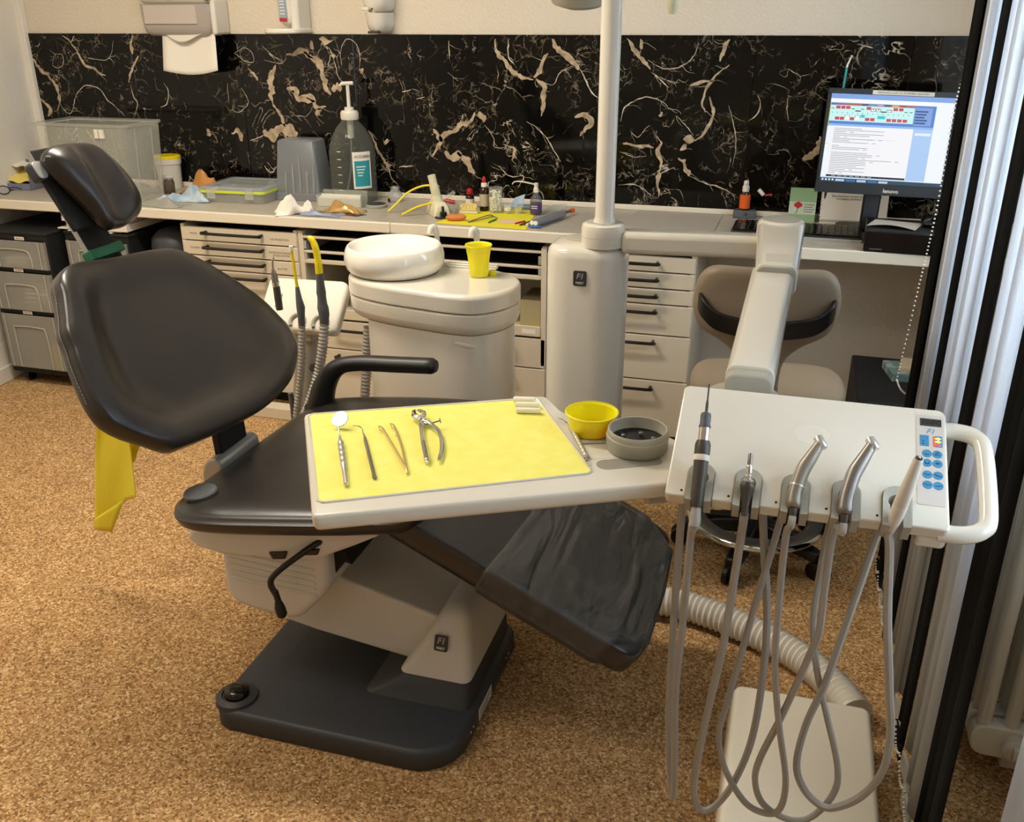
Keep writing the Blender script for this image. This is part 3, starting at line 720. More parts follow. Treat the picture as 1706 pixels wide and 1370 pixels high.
for yy in (1.92, 2.28):
    obj(G().box(.60, .66, yy - .015, yy + .015, 0, .08), 'foot', m_trim, rd, bevel=.003)

# ------------------------------------------------------------------ dental chair
ch = thing('dental_chair', 'anthracite leather dental chair with white lift arm on a dark base plate', 'dental chair', (-.9, 1.8, 0))
def film_mat():
    m = bpy.data.materials.new('clear_film'); m.use_nodes = True; nt = m.node_tree; N = nt.nodes.new; L = nt.links.new
    b = nt.nodes['Principled BSDF']; b.inputs['Base Color'].default_value = C('#6a6a67'); b.inputs['Roughness'].default_value = .08; b.inputs['Specular IOR Level'].default_value = .8
    t = N('ShaderNodeBsdfTransparent'); t.inputs[0].default_value = (.93, .94, .94, 1)
    tc = N('ShaderNodeTexCoord'); mp = N('ShaderNodeMapping'); mp.inputs['Scale'].default_value = (11, 2.2, 8); mp.inputs['Rotation'].default_value = (0, 0, -.35); L(tc.outputs['Object'], mp.inputs[0])
    n = N('ShaderNodeTexNoise'); n.inputs['Scale'].default_value = 1.5; n.inputs['Detail'].default_value = 1.5; n.inputs['Distortion'].default_value = .9; L(mp.outputs[0], n.inputs['Vector'])
    bp = N('ShaderNodeBump'); bp.inputs['Strength'].default_value = .8; bp.inputs['Distance'].default_value = .026; L(n.outputs[0], bp.inputs['Height']); L(bp.outputs[0], b.inputs['Normal'])
    fr = N('ShaderNodeFresnel'); fr.inputs[0].default_value = 1.5; L(bp.outputs[0], fr.inputs['Normal'])
    ad = N('ShaderNodeMath'); ad.inputs[1].default_value = .30; L(fr.outputs[0], ad.inputs[0])
    mx = N('ShaderNodeMixShader'); L(ad.outputs[0], mx.inputs[0]); L(t.outputs[0], mx.inputs[1]); L(b.outputs[0], mx.inputs[2]); L(mx.outputs[0], nt.nodes['Material Output'].inputs[0])
    return m
m_film = film_mat()
# base plate with rubber button and pedestal
g = G(); out = rrect(-1.215, -.592, 1.512, 2.06, [.06, .05, .05, .11], 7)
rings = [[Vector((a, b, zz)) for a, b in rrect(-1.215 + q, -.592 - q, 1.512 + q, 2.06 - q, [.06, .05, .05, .11], 7)] for zz, q in ((0, .004), (.008, 0), (.046, .001), (.054, .005), (.057, .013))]
bp_ = obj(g.loft(rings), 'base_plate', m_greyd, ch, sharp=60)
g = G(); g.prism(rrect(-1.13, -.87, 1.66, 2.02, [.02, .02, .02, .10]), .0568, .0575)
obj(g, 'recess_panel', m_greyd, bp_, bevel=.0005)
c_ = (-1.1719, 1.5673, 0.06)
obj(G().lathe([(.052, .05), (.050, .064), (.036, .070), (.034, .066)], 28, Matrix.Translation((c_[0], c_[1], 0))), 'button_ring', m_greyd, bp_)
obj(G().lathe([(.030, .062), (.029, .078), (.024, .084), (.012, .087), (.002, .0875)], 28, Matrix.Translation((c_[0], c_[1], 0))), 'foot_button', m_hand, bp_)
obj(G().box(-.5918, -.5908, 1.70, 1.80, .013, .046), 'rating_label', m_paper, bp_, smooth=False)
for k in range(4): obj(G().box(-.5908, -.5905, 1.71, 1.77 + .006 * k, .018 + .0065 * k, .0195 + .0065 * k), 'print_line', m_ink, bp_, smooth=False)
for p in ((-1.1614, 1.5122, 0.02),): obj(G().sphere((p[0] + .003, p[1] + .003, .028), .004, 8, 6), 'screw', m_black, bp_)
for yy in (1.64, 1.66, 1.93, 1.95): obj(G().sphere((-.592, yy, .03), .003, 8, 6), 'screw', m_steel, bp_)
def taperbox(levels, k=5):
    """levels: (z, x0, x1, y0, y1, r)"""
    return G().loft([[Vector((a, b, zz)) for a, b in rrect(x0, x1, y0, y1, r, k)] for zz, x0, x1, y0, y1, r in levels])
obj(taperbox([(.055, -.885, -.612, 1.672, 2.03, .02), (.075, -.845, -.613, 1.682, 2.03, .02), (.118, -.792, -.617, 1.70, 2.03, .02)]), 'pedestal_foot', m_greyd, ch, sharp=60)
obj(taperbox([(.1185, -.796, -.614, 1.697, 2.034, .022), (.123, -.792, -.613, 1.696, 2.035, .022), (.20, -.742, -.618, 1.722, 2.03, .024), (.262, -.708, -.626, 1.745, 2.02, .026), (.282, -.694, -.642, 1.765, 2.0, .02), (.287, -.684, -.654, 1.785, 1.98, .01)]), 'pedestal_cover', m_shell, ch, sharp=60)
def badge(parent, m, w=.034, h=.040):
    b = obj(G().prism(rrect(-w / 2, w / 2, -h / 2, h / 2, .005), 0, .0022, m), 'badge', m_greyd, parent, bevel=.0006)
    text('F1', .021, m_grey, b, m @ Matrix.Translation((0, .0055, .0024)), bold=.0006, shear=.2)
    text('FIMET', .0085, m_trim, b, m @ Matrix.Translation((0, -.0125, .0024)), bold=.0002)
badge(ch, frame((-0.6893, 1.7175, 0.2107), (1, 0, 0), (0, .335, 1)))
# lift arm and white shell under the seat
xz = lambda pts, y0, y1: G().prism(pts, y0, y1, Matrix(((1, 0, 0, 0), (0, 0, 1, 0), (0, 1, 0, 0), (0, 0, 0, 1))))
obj(xz([(-1.19, .24), (-1.13, .155), (-1.05, .140), (-.78, .105), (-.66, .11), (-.65, .21), (-.70, .245), (-1.00, .322), (-1.12, .35)], 1.765, 2.02), 'lift_arm', m_shell, ch, bevel=.008, seg=3)
sh = obj(xz([(-1.225, .44), (-1.228, .30), (-1.205, .265), (-1.15, .252), (-1.05, .248), (-1.02, .262), (-.958, .335), (-.945, .365), (-.945, .46)], 1.655, 2.17), 'swivel_housing', m_shell, ch, bevel=.018, seg=4)
for k in range(5):
    zz = .338 + .017 * k
    obj(G().tube([(-1.20, 1.6545, zz + .008), (-.975, 1.6545, zz - .004)], .0042, 8), 'rib', m_shell, sh)
obj(xz([(-.945, .372), (-.925, .41), (-.90, .405), (-.915, .43), (-.93, .455), (-.948, .455)], 1.70, 2.10), 'pivot_gap', m_dark, ch, smooth=False)
obj(xz([(-1.30, .452), (-1.27, .428), (-1.20, .418), (-.97, .440), (-.86, .498), (-.79, .538), (-.80, .56), (-1.28, .48)], 1.63, 2.20), 'seat_shell', m_shell, ch, bevel=.012, seg=3)
for a in (-1.05, -.965):
    obj(xz([(a - .024, .452 + (a + 1.05) * .25), (a + .026, .462 + (a + 1.05) * .25), (a + .018, .440 + (a + 1.05) * .3), (a - .014, .434 + (a + 1.05) * .3)], 1.625, 1.66), 'shell_recess', m_hand, ch, bevel=.003)
g = G(); g.tube(smooth_path([(-.93, 1.64, .505), (-.972, 1.615, .478), (-1.0484, 1.59, 0.4098), (-1.0408, 1.585, 0.3704)], 5), .0075, 8); g.tube([(-1.0414, 1.585, 0.3784), (-1.029, 1.58, 0.3397)], .0075, 8)
lv = obj(g, 'crank_lever', m_black, ch)
obj(G().tube([(-1.0323, 1.58, 0.3523), (-1.0306, 1.58, 0.3394), (-1.0266, 1.58, 0.3203), (-1.0257, 1.58, 0.3137)], [.009, .0125, .0125, .008], 12), 'lever_grip', m_black, lv)
# seat, leg rest
so = Matrix(); sf = frame((-1.285, 1.92, .528), (1, 0, .115), (0, 1, 0))
def seat_dish(x, y, t):
    return .016 * min(1, (abs(y) / .33) ** 3) - .010 * (1 - t)
seat = obj(pad([(-.028, -.12), (-.024, .0), (-.012, .14), (.004, .25), (.04, .335), (.11, .368), (.3, .372), (.5, .35), (.60, .30), (.63, 0), (.60, -.30), (.5, -.352), (.3, -.372), (.12, -.378), (.035, -.362), (-.012, -.305), (-.026, -.22)], .040, .066, sf, seat_dish, p=2.8, rings=10), 'seat', m_leather, ch, sharp=80)
def outline_tube(ol, m, dz, r, sc=1.0):
    P = smooth_path([(a * sc, b * sc, 0) for a, b in ol], 4, True); P.append(P[0]); return G().tube([m @ (p + Vector((0, 0, dz))) for p in P], r, 5, cap=False)
obj(outline_tube([(.62, -.288), (.5, -.352), (.3, -.374), (.12, -.380), (.035, -.364), (-.013, -.307), (-.029, -.22), (-.03, -.12), (-.026, .0), (-.014, .14), (.002, .25)], sf, -.012, .0022), 'seam', m_leather, seat) if False else None
obj(G().tube([sf @ (p + Vector((0, 0, .016 * min(1, (abs(p.y) / .33) ** 3)))) for p in smooth_path([(-.012, -.305, 0), (.035, -.362, 0), (.12, -.378, 0), (.3, -.372, 0), (.5, -.352, 0), (.60, -.30, 0)], 6)], .0028, 6), 'seam', m_leather, seat)
dc = (-1.2413, 1.6371, 0.592)
obj(G().lathe([(.039, 0), (.039, .006), (.036, .009), (.002, .0095)], 28, frame((dc[0], dc[1], .575), (1, 0, .08), (0, 1, .03))), 'cover_cap', m_slate, seat)
lf = frame((-.73, 1.89, .578), (1, 0, -.50), (0, 1, 0))
LEGO = roundpoly([(-.05, -.278), (.578, -.278), (.588, 0), (.574, .272), (-.05, .272)], [.02, .055, .3, .06, .02], 8)
leg = obj(pad(LEGO, .016, .030, lf, None, p=6, sub=0, rings=12, side=.030), 'leg_rest', m_leather, ch, sharp=80)
fm_ = G(); fm_.merge(pad(roundpoly([(.20, -.286), (.50, -.286), (.590, -.21), (.596, 0), (.590, .19), (.50, .280), (.245, .280)], [.01, .02, .02, .2, .02, .02, .01], 8), .019, .033, lf, lambda x, y, t: .0035 * (1 + sin(26 * y + 14 * x + 2 * sin(17 * x))) * t * (1 - t) * 2.2, p=6, sub=0, rings=22, side=.036))
tag(obj(fm_, 'foot_cover', m_film, sharp=80), 'clear wrinkled plastic foot cover stretched over the leg rest', 'cover')
# backrest
bf = frame((-1.292, 1.87, .678), (0, 1, 0), (-.573, 0, .819))
BO = [(-0.251, 0.01), (-0.301, 0.068), (-0.344, 0.129), (-0.343, 0.19), (-0.324, 0.250), (-0.310, 0.286), (-.297, .312), (-.286, .345), (-0.262, 0.376), (-0.232, 0.418), (-0.208, 0.455), (-0.160, 0.480), (-0.093, 0.482), (0.009, 0.468), (0.107, 0.459), (0.192, 0.446), (0.236, 0.428), (0.278, 0.392), (0.328, 0.335), (0.378, 0.269), (0.412, 0.213), (0.430, 0.145), (0.410, 0.085), (0.351, 0.03), (0.279, -0.010), (0.20, -0.030), (0.089, -0.038), (-0.014, -0.030), (-0.129, -0.016), (-0.200, -0.005)]
def back_dish(x, y, t):
    q = max(0, min(1, (t - .56) / .34)); q = q * q * (3 - 2 * q)
    w_ = max(.34, max(0, min(1, (.04 - x) / .25)) * .85, max(0, min(1, (.20 - y) / .16)) * 1.15)
    return -.040 + .040 * q * w_
back = obj(pad(BO, .026, .050, bf, back_dish, p=3.2, sub=3, rings=14, side=.022), 'backrest', m_leather, ch, sharp=80)
seam = smooth_path([(a, b, -.014) for a, b in BO[3:11]], 8)
gs = G(); acc = 0
for p, q in zip(seam[:-1], seam[1:]): gs.tube([bf @ (p * 1.0 + Vector((-.0018, 0, 0))), bf @ (p.lerp(q, .6) + Vector((-.0018, 0, 0)))], .0012, 4)
obj(gs, 'stitching', m_stitch, back)
# hinge between seat and backrest
hb = frame((-1.322, 1.900, .555), (0, 1, 0), (-.06, 0, 1))
obj(G().box(-.062, .058, -.03, .15, -.012, .010, hb), 'hinge_plate', m_blackm, ch, bevel=.004)
obj(xz([(-1.358, .47), (-1.356, .53), (-1.346, .556), (-1.330, .571), (-1.312, .576), (-1.296, .566), (-1.292, .47)], 1.805, 1.985), 'hinge_bar', m_alu, ch, bevel=.006, seg=3)
# armrest on the far side
ar = smooth_path([(-1.245, 2.235, .545), (-1.225, 2.24, .62), (-1.185, 2.245, .675), (-1.12, 2.25, .694), (-1.0, 2.25, .702), (-.885, 2.25, .709)], 6)
g = G(); n_ = len(ar); g.tube(ar, [.046 - .019 * min(1, i / (n_ * .45)) for i in range(n_ - 1)] + [.019], 14, squash=.85)
obj(g, 'armrest', m_black, ch, sharp=60)
obj(G().prism(rrect(-1.29, -1.17, 2.19, 2.285, .045), .505, .562), 'armrest_foot', m_black, ch, bevel=.01, seg=3)
# headrest
hf = frame((-1.575, 1.87, 1.128), (0, 1, 0), (-.5, 0, .866))
HO = [(0.0, 0.0), (-0.018, 0.06), (-0.042, 0.13), (-0.055, 0.174), (-0.052, 0.196), (-0.022, 0.212), (0.037, 0.214), (0.105, 0.203), (0.135, 0.168), (0.158, 0.115), (0.163, 0.055), (0.136, 0.012), (0.077, -0.008), (.03, -.008)]
head = obj(pad(HO, .046, .030, hf, lambda x, y, t: -.022 * max(0, 1 - ((x - .055 - .1 * (y - .1)) / .05) ** 2) * (1 - t ** 3), p=2.6, sub=4, rings=12), 'headrest', m_leather, ch, sharp=80)
obj(G().box(-.058, .118, .02, .20, -.040, -.028, hf), 'headrest_plate', m_blackm, head, bevel=.004)
for a0, a1, b0, b1 in ((-.080, -.046, .150, .196), (.150, .182, .062, .165)):
    w_ = obj(G().prism(rrect(a0, a1, b0, b1, .010), -.040, -.016, hf), 'side_clip', m_greyd, head, bevel=.004)
    obj(G().prism(rrect(a0 + .002, a1 - .002, b0 + .002, b1 - .002, .010), -.016, -.0135, hf), 'clip_face', m_alu, w_, bevel=.001)
nf = frame((-1.592, 1.905, 1.045), (0, 1, 0), (-.45, 0, .893))
npl = obj(G().box(-.048, .052, -.06, .30, -.030, -.018, nf), 'neck_plate', m_blackm, ch, bevel=.003)
obj(G().box(-.0495, -.0475, -.06, .30, -.0305, -.0175, nf), 'plate_edge', m_alu, npl, smooth=False)
obj(G().prism(rrect(-.058, .062, .012, .038, .004), -.036, -.006, nf), 'green_band', m_green, npl, bevel=.003)['label'] = 'green band'

# yellow cloth hanging behind the backrest
def TW(a, b):
    l0, l1, l2 = Vector((-1.7608, 1.95, 0.6747)), Vector((-1.8226, 1.95, 0.4298)), Vector((-1.8678, 1.95, 0.2069))
    r0, r1, r2 = Vector((-1.6794, 1.95, 0.6485)), Vector((-1.6779, 1.95, 0.4959)), Vector((-1.6814, 1.95, 0.362))
    L_ = l0.lerp(l1, b * 2) if b < .5 else l1.lerp(l2, b * 2 - 1); R_ = r0.lerp(r1, b * 2) if b < .5 else r1.lerp(r2, b * 2 - 1)
    p = L_.lerp(R_, a); d = .03 * sin(3.0 * a + 1.2 * b) - .035 * max(0, a - .55 - .35 * (b - .5)) + .010 * sin(9 * (a * .6 + b * .5))
    return p + Vector((-.5 * d, d, 0))
tw = thing('yellow_cloth', 'yellow crepe cloth hanging down behind the chair backrest', 'cloth', (-1.78, 1.95, .2))
o_ = obj(G().grid(16, 24, TW), 'front_sheet', m_ytowel, tw); o_.modifiers.new('s', 'SOLIDIFY').thickness = .0012
g = G(); A_ = [Vector(q) for q in ((-1.7052, 1.98, 0.6339), (-1.6567, 1.98, 0.5091), (-1.7108, 1.98, 0.4308), (-1.7679, 1.98, 0.3653))]
g.grid(6, 6, lambda a, b: A_[0].lerp(A_[1], a).lerp(A_[3].lerp(A_[2], a), b) + Vector((0, .01 * sin(4 * a + 3 * b), 0)))
o_ = obj(g, 'back_sheet', m_ytowel, tw); o_.modifiers.new('s', 'SOLIDIFY').thickness = .0012
g = G(); A2 = [Vector(q) for q in ((-1.8542, 1.945, 0.2421), (-1.7318, 1.945, 0.3301), (-1.7991, 1.945, 0.2067), (-1.8596, 1.945, 0.2069))]
g.grid(4, 4, lambda a, b: A2[0].lerp(A2[1], a).lerp(A2[3].lerp(A2[2], a), b))
o_ = obj(g, 'folded_corner', m_ytowel, tw); o_.modifiers.new('s', 'SOLIDIFY').thickness = .0012

# ------------------------------------------------------------------ instrument tower with lamp post
tower = thing('instrument_tower', 'tall white rounded column with dark square badge beside the spittoon unit', 'dental column', (-.523, 2.51, 0))
rings = [[Vector((a, b, zz)) for a, b in rrect(-.63 + q, -.416 - q, 2.405 + q, 2.62 - q, max(.01, .075 - q), 8)] for zz, q in ((0, 0), (.99, 0), (1.008, .004), (1.018, .012), (1.021, .024))]
obj(G().loft(rings), 'column', m_white, tower, sharp=50)
obj(G().lathe([(.043, 1.020), (.043, 1.0225), (.040, 1.0235)], 28, Matrix.Translation((-.556, 2.545, 0))), 'cap_disc', m_grey, tower)
badge(tower, frame((-0.5223, 2.4035, 0.9432), (1, 0, 0), (0, 0, 1)), .036, .042)
post = thing('lamp_post', 'white round pole rising from a thick collar on the column', 'lamp pole', (-.476, 2.47, 1.02))
obj(G().lathe([(.058, 1.0215), (.0585, 1.026), (.0585, 1.048), (.057, 1.0485), (.0585, 1.049), (.0585, 1.072), (.056, 1.080), (.048, 1.084)], 36, Matrix.Translation((-.476, 2.47, 0))), 'collar', m_white, post)
obj(G().lathe([(.046, 1.0838), (.044, 1.086)], 32, Matrix.Translation((-.476, 2.47, 0))), 'gasket', m_grey, post)
obj(G().lathe([(.030, 1.086), (.027, 1.096), (.0255, 1.10), (.0265, 2.20), (.024, 2.21)], 28, Matrix.Translation((-.474, 2.47, 0))), 'pole', m_white, post)
lamp = thing('operating_lamp', 'operating lamp head hanging at the top edge behind the pole', 'lamp', (-.6, 2.7, 1.62))
obj(G().lathe([(.004, 0), (.05, .004), (.085, .018), (.10, .05), (.09, .10), (.03, .12)], 32, frame((-0.5947, 2.7, 1.6152), (1, 0, 0), (0, 1, .25))), 'lamp_head', m_grey, lamp)
obj(G().tube(smooth_path([(-.60, 2.70, 1.72), (-.58, 2.66, 1.9), (-.50, 2.5, 2.15), (-.474, 2.47, 2.2)], 6), .018, 10), 'lamp_arm', m_white, lamp)
obj(G().tube([(-.60, 2.70, 1.74), (-.45, 2.70, 1.76), (-.36, 2.70, 1.75)], .012, 10), 'cross_bar', m_white, lamp)
obj(G().tube([(-0.3615, 2.7, 1.7174), (-0.3565, 2.7, 1.6388), (-0.3551, 2.7, 1.6171), (-0.3553, 2.7, 1.5966)], [.015, .0165, .015, .009], 14), 'lamp_handle', m_cream, lamp)

# swing arm from the collar to the delivery unit
arm = thing('swing_arm', 'white jointed swing arm carrying the instrument unit', 'support arm', (-.02, 2.5, 1.0))
obj(G().box(0, .42, -.036, .036, 1.006, 1.066, frame((-.425, 2.475, 0), (1, .10, 0), (0, 1, 0))), 'first_arm', m_white, arm, bevel=.016, seg=4)
ec = (-.018, 2.51)
obj(G().lathe([(.056, 1.0), (.060, 1.006), (.060, 1.050), (.0585, 1.0505), (.060, 1.051), (.060, 1.098), (.056, 1.106), (.050, 1.109)], 36, Matrix.Translation((ec[0], ec[1], 0))), 'elbow', m_white, arm)
obj(G().lathe([(.0495, 1.1088), (.048, 1.1105)], 32, Matrix.Translation((ec[0], ec[1], 0))), 'elbow_cap', m_grey, arm)
def armbox(y0, y1, x0a, x1a, x0b, x1b, za, zb, th):
    rings = []
    for y_, x0, x1, zz in ((y0, x0a, x1a, za), (y1, x0b, x1b, zb)):
        rings.append([Vector((a, y_, b)) for a, b in rrect(x0, x1, zz - th, zz, [.016, .016, .01, .01], 4)])
    return G().loft(rings)
obj(armbox(2.055, 2.50, -.058, .031, -.075, .042, 1.1, 1.1055, .062), 'knuckle', m_white, arm, bevel=.003)
obj(armbox(2.045, 2.058, -.056, .029, -.056, .029, 1.097, 1.097, .058), 'knuckle_end', m_grey, arm, bevel=.002)
obj(G().prism(rrect(-.040, .018, 2.085, 2.19, [.028, .028, .004, .004]), 1.1003, 1.1012), 'knuckle_plate', m_white, arm)
obj(armbox(1.475, 2.10, -.072, .006, -.066, .025, 1.072, 1.086, .052), 'spring_arm', m_white, arm, bevel=.002)
obj(armbox(1.450, 1.480, -.071, .005, -.071, .005, 1.064, 1.066, .040), 'arm_end', m_grey, arm, bevel=.003)
obj(G().lathe([(.055, .985), (.060, .99), (.060, 1.026), (.057, 1.031), (.05, 1.032)], 32, Matrix.Translation((-.040, 1.452, 0))), 'swivel_disc', m_grey, arm)
obj(G().lathe([(.008, 1.032), (.008, 1.0335), (.006, 1.034)], 14, Matrix.Translation((-.038, 1.418, 0))), 'plug', m_shell, arm)

# ------------------------------------------------------------------ delivery unit (slanted instrument panel)
PO = (-.13, 1.215, .957)
pf = frame(PO, (1, 0, 0), (0, .888, .46))
du = thing('delivery_unit', 'white slanted instrument panel with five notches, keypad and handle', 'dental unit', (.06, 1.32, .9))
SLOT = (.048, .115, .181, .249, .316)
def arch(c, r, top, n=9):
    pts = [(c - r, 0)]
    pts += [(c + r * cos(pi - pi * i / n), top - r + r * sin(pi * i / n)) for i in range(n + 1)]
    return pts + [(c + r, 0)]
ol = [(0, .206), (0, .004)]
ol += [(.004, 0)]
for c in SLOT: ol += arch(c, .0185, .062)
ol += [(.380, 0), (.384, .004), (.384, .202)]
ol += [(.384 - .012 + .012 * cos(radians(a)), .202 + .012 * sin(radians(a))) for a in (15, 45, 75, 90)]
ol += [(.008, .214), (.002, .211)]
panel = obj(G().prism(ol, -.022, 0, pf), 'panel', m_white, du, bevel=.0025, seg=3)
obj(G().box(.004, .380, .085, .212, -.075, -.022, pf), 'rear_housing', m_white, du, bevel=.012, seg=3)
obj(G().box(.345, .386, -.001, .213, -.050, -.0215, pf), 'side_block', m_white, du, bevel=.008, seg=3)
obj(G().box(.0, .05, .07, .14, -.050, -.0215, pf), 'tray_mount', m_grey, du, bevel=.004)
for c in SLOT:
    o_ = [(c - .0185, -.006)] + arch(c, .0183, .0618)[1:-1] + [(c + .0185, -.006)]
    i_ = [(c - .0085, -.006), (c - .0085, .024)] + [(c + .0115 * cos(radians(a)), .036 + .0115 * sin(radians(a))) for a in range(225, -46, -30)] + [(c + .0085, .024), (c + .0085, -.006)]
    # horseshoe liner: a ribbon between the outer arch and the inner bay
    P1 = smooth_path([(a, b, 0) for a, b in o_], 1); P2 = [Vector((a, b, 0)) for a, b in i_]
    def resample(P, n):
        ds = [0]
        for a, b in zip(P[:-1], P[1:]): ds.append(ds[-1] + (b - a).length)
        out_ = []
        for k in range(n):
            d = ds[-1] * k / (n - 1); j = max(i for i in range(len(ds)) if ds[i] <= d + 1e-9); j = min(j, len(P) - 2)
            f = (d - ds[j]) / max(1e-9, ds[j + 1] - ds[j]); out_.append(P[j].lerp(P[j + 1], min(1, f)))
        return out_
    A, B = resample(P1, 22), resample(P2, 22); g = G()
    rings = []
    for a, b in zip(A, B):
        rings.append([pf @ Vector((a.x, a.y, .0042)), pf @ Vector((b.x, b.y, .0025)), pf @ Vector((b.x, b.y, -.026)), pf @ Vector((a.x, a.y, -.026))])
    obj(g.loft(rings), 'holder', m_grey, du, sharp=45)
for k in range(5):
    u_ = (SLOT[k] - .025)
    obj(G().lathe([(.0018, 0), (.0016, .0012)], 10, pf @ Matrix.Translation((u_, .010, 0))), 'screw', m_ink, du)
kp = obj(G().prism(rrect(.343, .379, .038, .201, .002), 0, .0008, pf), 'keypad', M('keypad_grey', '#c9c1ba', .5), du)
T = lambda a, b, c=.0009: pf @ Matrix.Translation((a, b, c))
obj(G().box(.348, .377, .180, .194, .0008, .0016, pf), 'display', m_lcd, kp, bevel=.0003)
text('00:0G', .011, m_ink, kp, T(.3635, .187, .0018))
text('F1', .0125, m_kblue, kp, T(.3615, .170), shear=.35)
for a, led in ((.3535, 0), (.3715, 1)):
    k_ = obj(G().prism(rrect(a - .006, a + .006, .142, .162, .001), .0008, .0013, pf), 'key', m_kblue, kp)
    if led:
        for j in range(3): obj(G().prism([(a - .0045, .1453 + .0058 * j), (a + .0005, .1438 + .0058 * j), (a + .0045, .1453 + .0058 * j), (a + .0005, .1475 + .0058 * j)], .0013, .0018, pf), 'led', m_ledy if j else m_led, k_, smooth=False)
        obj(G().box(a - .0055, a - .0040, .1425, .161, .0013, .0017, pf), 'led', m_led, k_, smooth=False)
    else:
        for j in range(2): obj(G().box(a - .003, a - .0005, .1455 + .005 * j, .147 + .005 * j, .0013, .0016, pf), 'mark', m_ink, k_, smooth=False)
for j in range(4):
    vv = (.1285, .1115, .0905, .0725)[j]
    for i, a in enumerate((.3565, .3705)):
        e_ = [(a + .0067 * cos(2 * pi * q / 20), vv + .0072 * sin(2 * pi * q / 20)) for q in range(20)]
        k_ = obj(G().prism(e_, .0008, .0013, pf), 'key', m_kblue, kp, bevel=.0002)
        z_ = .0015
        if j == 0 and i == 1: P = [(a - .003, vv - .002), (a, vv + .003), (a + .003, vv - .002), (a - .003, vv - .002)]
        elif j == 0: P = [(a - .003, vv - .001), (a, vv - .003), (a + .003, vv - .001)]
        elif j == 1 and i == 0: P = [(a - .0025, vv + .002), (a - .002, vv - .002), (a + .002, vv - .002), (a + .0025, vv + .002)]
        elif j == 1: P = [(a - .003, vv), (a, vv + .001), (a + .003, vv), (a, vv - .001), (a - .003, vv)]
        elif j == 2: P = [(a - .0042, vv + .002), (a - .001, vv - .0008), (a + .0042, vv + (.0008 if i == 0 else -.002))] 
        else: P = [(a - .0042, vv + (.001 if i == 0 else -.001)), (a, vv - .001), (a + .0042, vv + .0005)]
        obj(G().tube([pf @ Vector((x_, y_, z_)) for x_, y_ in P], .00045, 4), 'symbol', m_ink, k_)
hp = smooth_path([(.372, .192, -.022), (.405, .192, -.020), (.428, .182, -.018), (.437, .155, -.016), (.437, .045, -.016), (.428, .020, -.018), (.405, .010, -.020), (.372, .010, -.022)], 6)
obj(G().tube([pf @ p for p in hp], .0125, 14), 'handle', m_white, du)
# worn round mark and spots on the panel face
for a, b, ra, rb in ((.197, .140, .026, .019),):
    obj(G().prism([(a + ra * cos(2 * pi * q / 28), b + rb * sin(2 * pi * q / 28)) for q in range(28)], 0, .0002, pf), 'worn_mark', m_trim, panel, smooth=False)
tag(obj(G().prism([(-.0, 0), (.001, 0), (.001, .001), (0, .001)], 0, .0001, pf @ Matrix.Translation((.02, .12, 0))), 'x', m_trim), 'x', 'x') if False else None

# instruments in the five notches, each with its own hose loop
m_body = M('brown_grey_instrument', '#8a8375', .38, metal=.5)
m_bodyd = M('dark_instrument', '#4a453d', .42, metal=.3)
def P_(u, v, w): return pf @ Vector((u, v, w))
pn = Vector((0, -.46, .888)); pv = Vector((0, .888, .46))
ID = (pv * cos(radians(32)) + pn * sin(radians(32))).normalized()
def hose(pts, parent, r=.0062, n=8, start=None):
    if start: pts = [tuple(p) for p in start] + list(pts[1:])
    return obj(G().tube(smooth_path(pts, 6), r, n), 'hose', m_hose, parent)
ends = []
# 1 syringe type handpiece
h1 = thing('air_scaler', 'dark handpiece with thin long black tip in the leftmost notch', 'handpiece', (-.082, 1.22, .94))
b0 = Vector(P_(.047, .0, .0)); tip = Vector((-.086, 1.310, 1.097)); ax = (tip - b0).normalized(); Lh = (tip - b0).length; am = axis(b0 - ax * .012, tip)
obj(G().lathe([(.0080, -.002), (.0094, .004), (.0102, .03), (.0106, .062), (.0114, .078), (.0114, .090), (.0096, .096)], 20, am), 'body', m_bodyd, h1)
obj(G().lathe([(.0110, .066), (.01145, .0665), (.01145, .0745), (.0112, .075)], 20, am), 'ring', m_paper, h1)
obj(G().lathe([(.0078, .0955), (.0078, .116)], 18, am), 'steel_neck', m_chrome, h1)
obj(G().lathe([(.0086, .1155), (.0088, .118), (.0076, .121), (.0078, .133), (.0070, .137), (.003, .139)], 18, am), 'collar', m_slate, h1)
obj(G().lathe([(.0022, .138), (.0022, .152), (.0013, .158), (.0013, Lh + .012)], 10, am), 'tip', m_bodyd, h1)
obj(G().lathe([(.0075, -.030), (.0085, -.02), (.0068, -.001)], 14, am), 'hose_sleeve', m_hose, h1)
hose([(-0.085, 1.215, 0.951), (-0.088, 1.222, 0.896), (-0.09, 1.229, 0.734), (-0.093, 1.236, 0.594), (-0.086, 1.243, 0.444), (-0.083, 1.25, 0.366), (-0.086, 1.258, 0.347), (-0.091, 1.265, 0.371), (-0.101, 1.272, 0.465), (-0.106, 1.279, 0.557), (-0.109, 1.286, 0.692), (-0.11, 1.293, 0.861), (-0.11, 1.3, 0.906)], h1, start=[b0 - ax * .028, b0 - ax * .038 - Vector((.001, 0, .006))])
